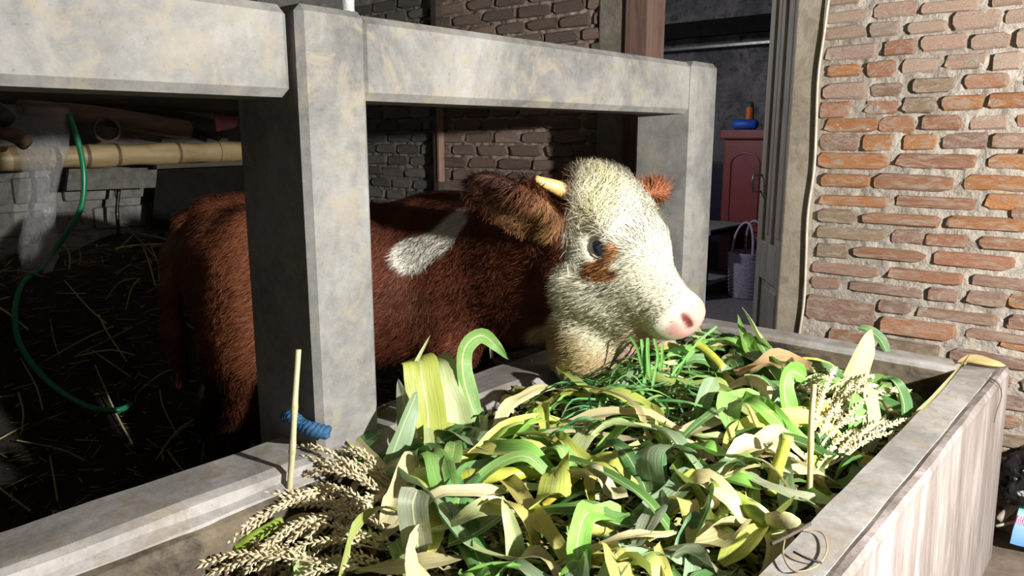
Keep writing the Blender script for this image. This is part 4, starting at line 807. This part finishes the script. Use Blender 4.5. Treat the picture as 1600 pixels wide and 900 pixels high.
# ------------------------------------------------------------------ far side of the stable
LX = -3.45
def onx(px, py, x=LX): return PX(px, py, x)
def pole(pts, r, mat, name, label, cat='pole', n=12, seg=16, smooth=True):
    P = catmull(pts, seg); mb = MB(); r0, r1 = r if isinstance(r, tuple) else (r, r); mb.tube(P, [r0+(r1-r0)*i/(seg-1) for i in range(seg)], n, jitter=.03)
    o = mb.build(name, M[mat], None, smooth, loc=P[0]); return props(o, label, cat)
a, b = onx(-60, 250), onx(397, 236); t = thing('bamboo_pole', 'yellow bamboo pole laid level across the dark wall', 'pole', a)
mb = MB(); ns = 30; mb.tube([(b-a)*(i/ns) for i in range(ns+1)], [.047-.004*math.sin(i*.9) for i in range(ns+1)], 16); mb.build('stem', M['bamboo'], t, True)
for px in (104, 136, 150, 250, 326, 376):
    p = a.lerp(b, (px+60)/457)-a; mb = MB(); mb.tube([p+Vector((0, -.007, 0)), p+Vector((0, .007, 0))], .0495, 16, False); mb.build('joint', M['node'], t, True)
pole([onx(-40, 148), onx(200, 152), onx(420, 172)], (.035, .05), 'darkwood', 'roof_pole', 'dark timber running just under the concrete beam', 'timber', 6)
pole([onx(30, 168, -3.3), onx(150, 180, -3.35), onx(292, 204, -3.4)], (.03, .045), 'brownwood', 'timber', 'brown rough timber sloping above the bamboo pole', 'timber')
pole([onx(150, 170, -3.6), onx(260, 182, -3.6), onx(345, 205, -3.55)], (.03, .05), 'darkwood', 'timber', 'dark weathered timber behind the brown one', 'timber')
pole([onx(-60, 190, -3.35), onx(18, 210, -3.25), onx(40, 224, -3.2)], .028, 'brownwood', 'bamboo_stub', 'hollow bamboo stub poking out over the plastic bag', 'bamboo')
pole([onx(-60, 160, -3.3), onx(-10, 170, -3.25), onx(12, 188, -3.2)], .03, 'darkwood', 'bamboo_stub', 'dark stub of wood at the edge above the bag', 'timber')
c = onx(167, 203, -3.3); d = (c-CP).normalized(); mb = MB()
s_ = d.cross(Vector((0, 0, 1))).normalized(); u_ = s_.cross(d); vs = []; n = 22
for rr, dd in ((.040, .3), (.052, .3), (.052, 0), (.047, -.004), (.040, 0), (.040, .3)):
    for k in range(n): q = 2*math.pi*k/n; vs.append(c+d*dd+(s_*math.cos(q)+u_*math.sin(q))*rr)
mb.add(vs, [(i*n+k, i*n+(k+1) % n, (i+1)*n+(k+1) % n, (i+1)*n+k) for i in range(5) for k in range(n)]); props(mb.build('bamboo_pipe', M['brownwood'], None, True), 'cut bamboo pipe showing its round open end', 'bamboo')
def slab(name, pts, thick, mat, label, cat):   # pts: four corners on a plane of constant x
    mb = MB(); f = [Vector(p) for p in pts]; mb.hexa([f[0]+Vector((-thick, 0, 0)), f[1]+Vector((-thick, 0, 0)), f[1], f[0], f[3]+Vector((-thick, 0, 0)), f[2]+Vector((-thick, 0, 0)), f[2], f[3]]); return props(mb.build(name, mat if not isinstance(mat, str) else M[mat]), label, cat)
slab('board', [onx(104, 298, -3.5), onx(243, 293, -3.5), onx(246, 262, -3.5), onx(108, 264, -3.5)], .03, plain('grey_board', (.10, .095, .085), .85, 0, .4, 30, .5), 'pale grey board fixed under the bamboo pole', 'board')
slab('sheet', [onx(236, 360, -3.55), onx(390, 345, -3.55), onx(390, 258, -3.55), onx(246, 262, -3.55)], .02, 'blackwood', 'black sheet hanging under the end of the bamboo', 'sheet')
slab('rail', [onx(245, 264, -3.4), onx(383, 258, -3.4), onx(383, 251, -3.4), onx(245, 258, -3.4)], .03, 'darkwood', 'thin grey rail just below the bamboo pole', 'rail')
pk = plain('faded_pink', (.40, .12, .13), .5)
slab('plastic_scrap', [onx(338, 206, -3.5), onx(370, 199, -3.5), onx(373, 178, -3.5), onx(336, 180, -3.5)], .015, pk, 'faded pink plastic scrap stuck among the timbers', 'plastic')
mb = MB(); p = onx(402, 300, -3.5); mb.box((p.x-.05, p.y-.045, .1), (p.x+.03, p.y+.05, 2.3), .008); props(mb.build('wooden_post', M['darkwood']), 'dark upright wooden post at the end of the bamboo', 'post')
# clear plastic bag
t = thing('plastic_bag', 'clear crumpled plastic bag hanging from the bamboo', 'bag', onx(58, 440, -3.3))
o0 = Vector(t.location); mb = MB(); vs = []; nr, nn = 22, 20
for j in range(nr):
    v = j/(nr-1); ctr = Vector(onx(58+6*math.sin(v*5)+8*v, 168+272*v, -3.3)); w = .115*(1-.35*v)*(.8+.2*math.sin(v*7+1)); 
    if v > .82: w *= 1-(v-.82)*1.6
    for k in range(nn):
        q = 2*math.pi*k/nn; cr = 1+.22*mn.noise(Vector((q*1.7, v*6, 2)))+.12*mn.noise(Vector((q*5, v*16, 7)))
        vs.append(ctr-o0+RT*math.cos(q)*w*cr-Vector((FW.x, FW.y, 0)).normalized()*math.sin(q)*w*.5*cr)
mb.add(vs, [(j*nn+k, j*nn+(k+1) % nn, (j+1)*nn+(k+1) % nn, (j+1)*nn+k) for j in range(nr-1) for k in range(nn)]); mb.build('film', M['plastic'], t, True)
mb = MB(); q0 = [onx(82, 380, -3.28), onx(92, 400, -3.26), onx(78, 432, -3.26), onx(62, 452, -3.26)]
mb.add([p-o0 for p in q0]+[p-o0+Vector((-.02, 0, 0)) for p in q0], [(0, 1, 2, 3), (7, 6, 5, 4), (0, 4, 5, 1), (1, 5, 6, 2), (2, 6, 7, 3), (3, 7, 4, 0)]); mb.build('torn_flap', plain('dirty_film', (.22, .20, .17), .4), t)
# green hose
hp = [onx(108, 178, -3.22), onx(122, 220, -3.2), onx(131, 270, -3.18), onx(128, 320, -3.18), onx(112, 352, -3.2), onx(92, 382, -3.24), onx(62, 420, -3.26), onx(36, 442, -3.2), onx(24, 480, -3.1), onx(28, 530, -3.0), onx(55, 575, -2.9), onx(95, 612, -2.82), onx(140, 636, -2.76), onx(182, 641, -2.70), onx(205, 632, -2.72)]
mb = MB(); mb.tube(catmull(hp, 90), .0105, 10); props(mb.build('garden_hose', M['hose'], None, True), 'green hose looping down past the plastic bag', 'hose')
# black pipe on the wall
pole([onx(186, 295, -3.55), onx(183, 330, -3.55), onx(186, 368, -3.55)], .008, 'blackplastic', 'cable', 'short black cable on the grey block wall', 'cable')
# straw on the muck
SG = 'straw stalks on the muck'
sm_ = []
for q in range(6):
    L = random.uniform(.16, .34); mb = MB(); mb.tube(catmull([(0, 0, 0), (L*.4, random.uniform(-.02, .02), random.uniform(.0, .03)), (L, random.uniform(-.04, .04), 0)], 7), [.0036, .0036, .0033, .003, .003, .0026, .002], 5); m_ = mb.mesh('straw_stalk'); m_.materials.append(M['straw']); sm_.append(m_)
for i in range(150):
    x = random.uniform(-3.45, -1.9); y = random.uniform(.25, 1.75); o = link('straw_stalk', random.choice(sm_), None, None, (x, y, heap_z(x, y)+.012)); sl = math.atan2(heap_z(x+.1, y)-heap_z(x-.1, y), .2)
    zn = ('high on the heap under the bamboo pole' if x < -2.9 else ('halfway down the heap' if x < -2.4 else 'low down by the trough wall'))
    yaw = random.uniform(0, 6.28); o.rotation_euler = (0, -sl*math.cos(yaw)+random.uniform(-.15, .1), yaw); o.color = (*random.choice(((.46, .39, .20), (.30, .26, .13), (.34, .34, .16), (.22, .17, .09))), 1); props(o, 'dry straw stalk on the dark muck '+zn, 'straw', SG+' '+zn)
V = []; F = []; C = []
for i in range(8000):
    x = random.uniform(-3.6, -1.7); y = random.uniform(.1, 2.3); z = heap_z(x, y)+.004; yaw = random.uniform(0, 6.28); L = random.uniform(.02, .09); w = random.uniform(.0012, .003); d = Vector((math.cos(yaw), math.sin(yaw), random.uniform(-.25, .4))); s = Vector((-math.sin(yaw), math.cos(yaw), .3))*w; p = Vector((x, y, z)); k = len(V)
    V += [p-s, p+s, p+d*L+s*.6, p+d*L-s*.6]; F += [(k, k+1, k+2, k+3)]; C += [np.array(random.choice(((.22, .18, .09), (.12, .10, .055), (.32, .26, .13))))]*4
me = fast_mesh('straw_litter', [tuple(v) for v in V], F, False); setcol(me, np.array(C)); props(link('straw_litter', me, attrmat('litter_bits', .7)), 'fine trampled straw litter on the manure heap', 'straw', kind='stuff')
# blue rope round the foot of the post
t = thing('rope', 'blue twisted rope tied at the foot of the post', 'rope', (-1.42, .90, .63)); o0 = Vector(t.location)
rp = [PX(447, 652, -1.42), PX(457, 652, -1.40), PX(470, 664, -1.38), PX(488, 671, -1.35), PX(512, 676, -1.33)]; core = catmull(rp, 40)
for q in range(3):
    m_ = MB(); L = []
    for i, p in enumerate(core):
        tt = (core[min(i+1, 39)]-core[max(i-1, 0)]).normalized(); s = tt.cross(Vector((0, 0, 1))).normalized(); u = s.cross(tt); an = i*.75+q*2.094; L.append(p-o0+(s*math.cos(an)+u*math.sin(an))*.0085)
    m_.tube(L, .0085, 7); m_.build('strand', M['rope'], t, True)
# clear bottle on the post, dark ring behind the far post
p = onx(545, 14, -1.50); mb = MB(); t = thing('bottle', 'clear plastic bottle standing on top of the post', 'bottle', (p.x, p.y, 1.553))
mb.lathe([(0, 0), (.014, 0), (.016, .004), (.013, .03), (.014, .06), (.012, .10), (.013, .14), (.009, .17), (.009, .18)], 16); mb.build('body', M['bottle'], t, True)
mb = MB(); mb.lathe([(0, .195), (.0105, .195), (.0105, .18), (.009, .178)], 14); mb.build('cap', M['white'], t)
c = Vector((-1.5, 2.715, 1.515)); mb = MB(); mb.tube([c+Vector((.035*math.cos(q), 0, .04*math.sin(q)))+Vector((0, .01, 0)) for q in np.linspace(0, 2*math.pi, 24)], .011, 8, False); props(mb.build('rubber_ring', M['blackplastic'], None, True), 'black rubber ring hung behind the far post', 'ring')
# ------------------------------------------------------------------ litter at the far corner and on the rims
def lump(c, r, mat, name, label, cat, sc=(1, 1, 1), seed=0):
    bm = bmesh.new(); bmesh.ops.create_icosphere(bm, subdivisions=4, radius=1)
    for v in bm.verts:
        n_ = v.co.normalized(); k = 1+.35*mn.noise(n_*2.2+Vector((seed, 0, 0)))+.22*abs(mn.noise(n_*6+Vector((0, seed, 0)))); v.co = Vector((n_.x*sc[0], n_.y*sc[1], n_.z*sc[2]))*r*k
    me = bpy.data.meshes.new(name); bm.to_mesh(me); bm.free(); o = link(name, me, mat, None, c); return props(o, label, cat)
lump(Vector((-.235, 2.715, .26)), .085, M['blackplastic'], 'rubbish_bag', 'shiny black plastic bag stuffed behind the trough corner', 'bag', (.9, .8, 1.1), 4)
def packmat():
    m, t, b = nodes('snack_wrapper'); v = coords(t, (1, 1, 1), 'Generated'); w = N(t, 'ShaderNodeTexWave', Scale=9.0, Distortion=6.0); t.links.new(v, w.inputs[0])
    sx_ = t.nodes.new('ShaderNodeSeparateXYZ'); t.links.new(v, sx_.inputs[0]); base = ramp(t, sx_.outputs[2], [(.0, (.10, .25, .60)), (.60, (.35, .55, .80)), (.74, (.06, .30, .12)), (1, (.05, .35, .12))])
    b1 = ramp(t, sx_.outputs[2], [(.38, (0, 0, 0)), (.42, (1, 1, 1)), (.56, (1, 1, 1)), (.60, (0, 0, 0))]); b2 = ramp(t, w.outputs[0], [(.62, (0, 0, 0)), (.7, (1, 1, 1))]); k = mix(t, 1, b1, b2, 'MULTIPLY')
    setc(t, b, mix(t, k, base, (.45, .03, .06))); b.inputs['Roughness'].default_value = .2; return m
mb = MB(); pts = []
for j in range(9):
    for i in range(7):
        u, v = i/6-.5, j/8-.5; pts.append((u*.13, -.022*math.cos(u*3)*math.cos(v*3)+.006*mn.noise(Vector((u*9, v*9, 1))), v*.16))
back = [(x, -y*.6+.004, z) for x, y, z in pts]; f = [(j*7+i, j*7+i+1, (j+1)*7+i+1, (j+1)*7+i) for j in range(8) for i in range(6)]
mb.add(pts+back, f+[tuple(63+q for q in reversed(g)) for g in f]); o = mb.build('snack_packet', packmat(), None, True); o.location = (-.195, 2.70, .125); o.rotation_euler = (-.2, .15, .35); props(o, 'blue and green plastic packet lying behind the trough corner', 'packet')
pole([PY(1560, 812, 2.72), PY(1585, 790, 2.74), PY(1625, 760, 2.76)], .013, 'doorwood', 'stick', 'grey stick leaning across the plastic packet', 'stick', 8, 10)
pole([PY(1556, 822, 2.70), PY(1590, 815, 2.72), PY(1640, 812, 2.74)], .005, 'cable', 'stick', 'thin pale stalk below the grey stick', 'stick', 6, 8)
mb = leaf_mesh([Vector((-.44, 2.56, .628)), Vector((-.40, 2.575, .636)), Vector((-.355, 2.575, .632)), Vector((-.325, 2.60, .628))], .05, ruf=.4, fold=.2, n=10); o = mb.build('dry_leaf', M['leaf'], None, True); o.color = (.58, .44, .20, 1); props(o, 'dry yellow leaf lying on the far corner of the rim', 'leaf')
def wire(pts, r, name, label, mat='darkwood'):
    mb = MB(); mb.tube(catmull(pts, 40), r, 6); props(mb.build(name, M[mat], None, True), label, 'wire')
wire([G(1205, 835, .632), G(1245, 828, .63), G(1283, 832, .629), G(1292, 860, .629), G(1275, 885, .629), G(1240, 892, .629), G(1224, 868, .629), G(1226, 842, .633)], .0013, 'wire', 'loop of thin wire lying on the front rim', 'bamboo')
wire([G(1205, 850, .632), G(1240, 833, .638), G(1266, 818, .645)], .0035, 'twig', 'short dark twig resting at the inner edge of the front rim')
wire([G(1240, 862, .629), G(1260, 872, .631), G(1284, 880, .63)], .002, 'twig', 'tiny dry twig inside the wire loop')
wire([G(1546, 590, .628), G(1560, 600, .627), PX(1565, 618, -.308), PX(1558, 640, -.308), PX(1553, 660, -.307)], .0012, 'thread', 'thin dark thread hanging over the trough corner')
c = PX(824, 566, -1.44); mb = MB(); mb.tube([c+RT*(.013*math.cos(q))+UP*(.011*math.sin(q)) for q in np.linspace(0, 2*math.pi, 20)], .0022, 6, False); props(mb.build('metal_ring', M['metal'], None, True), 'small bright metal ring below the neck of the cow', 'ring')
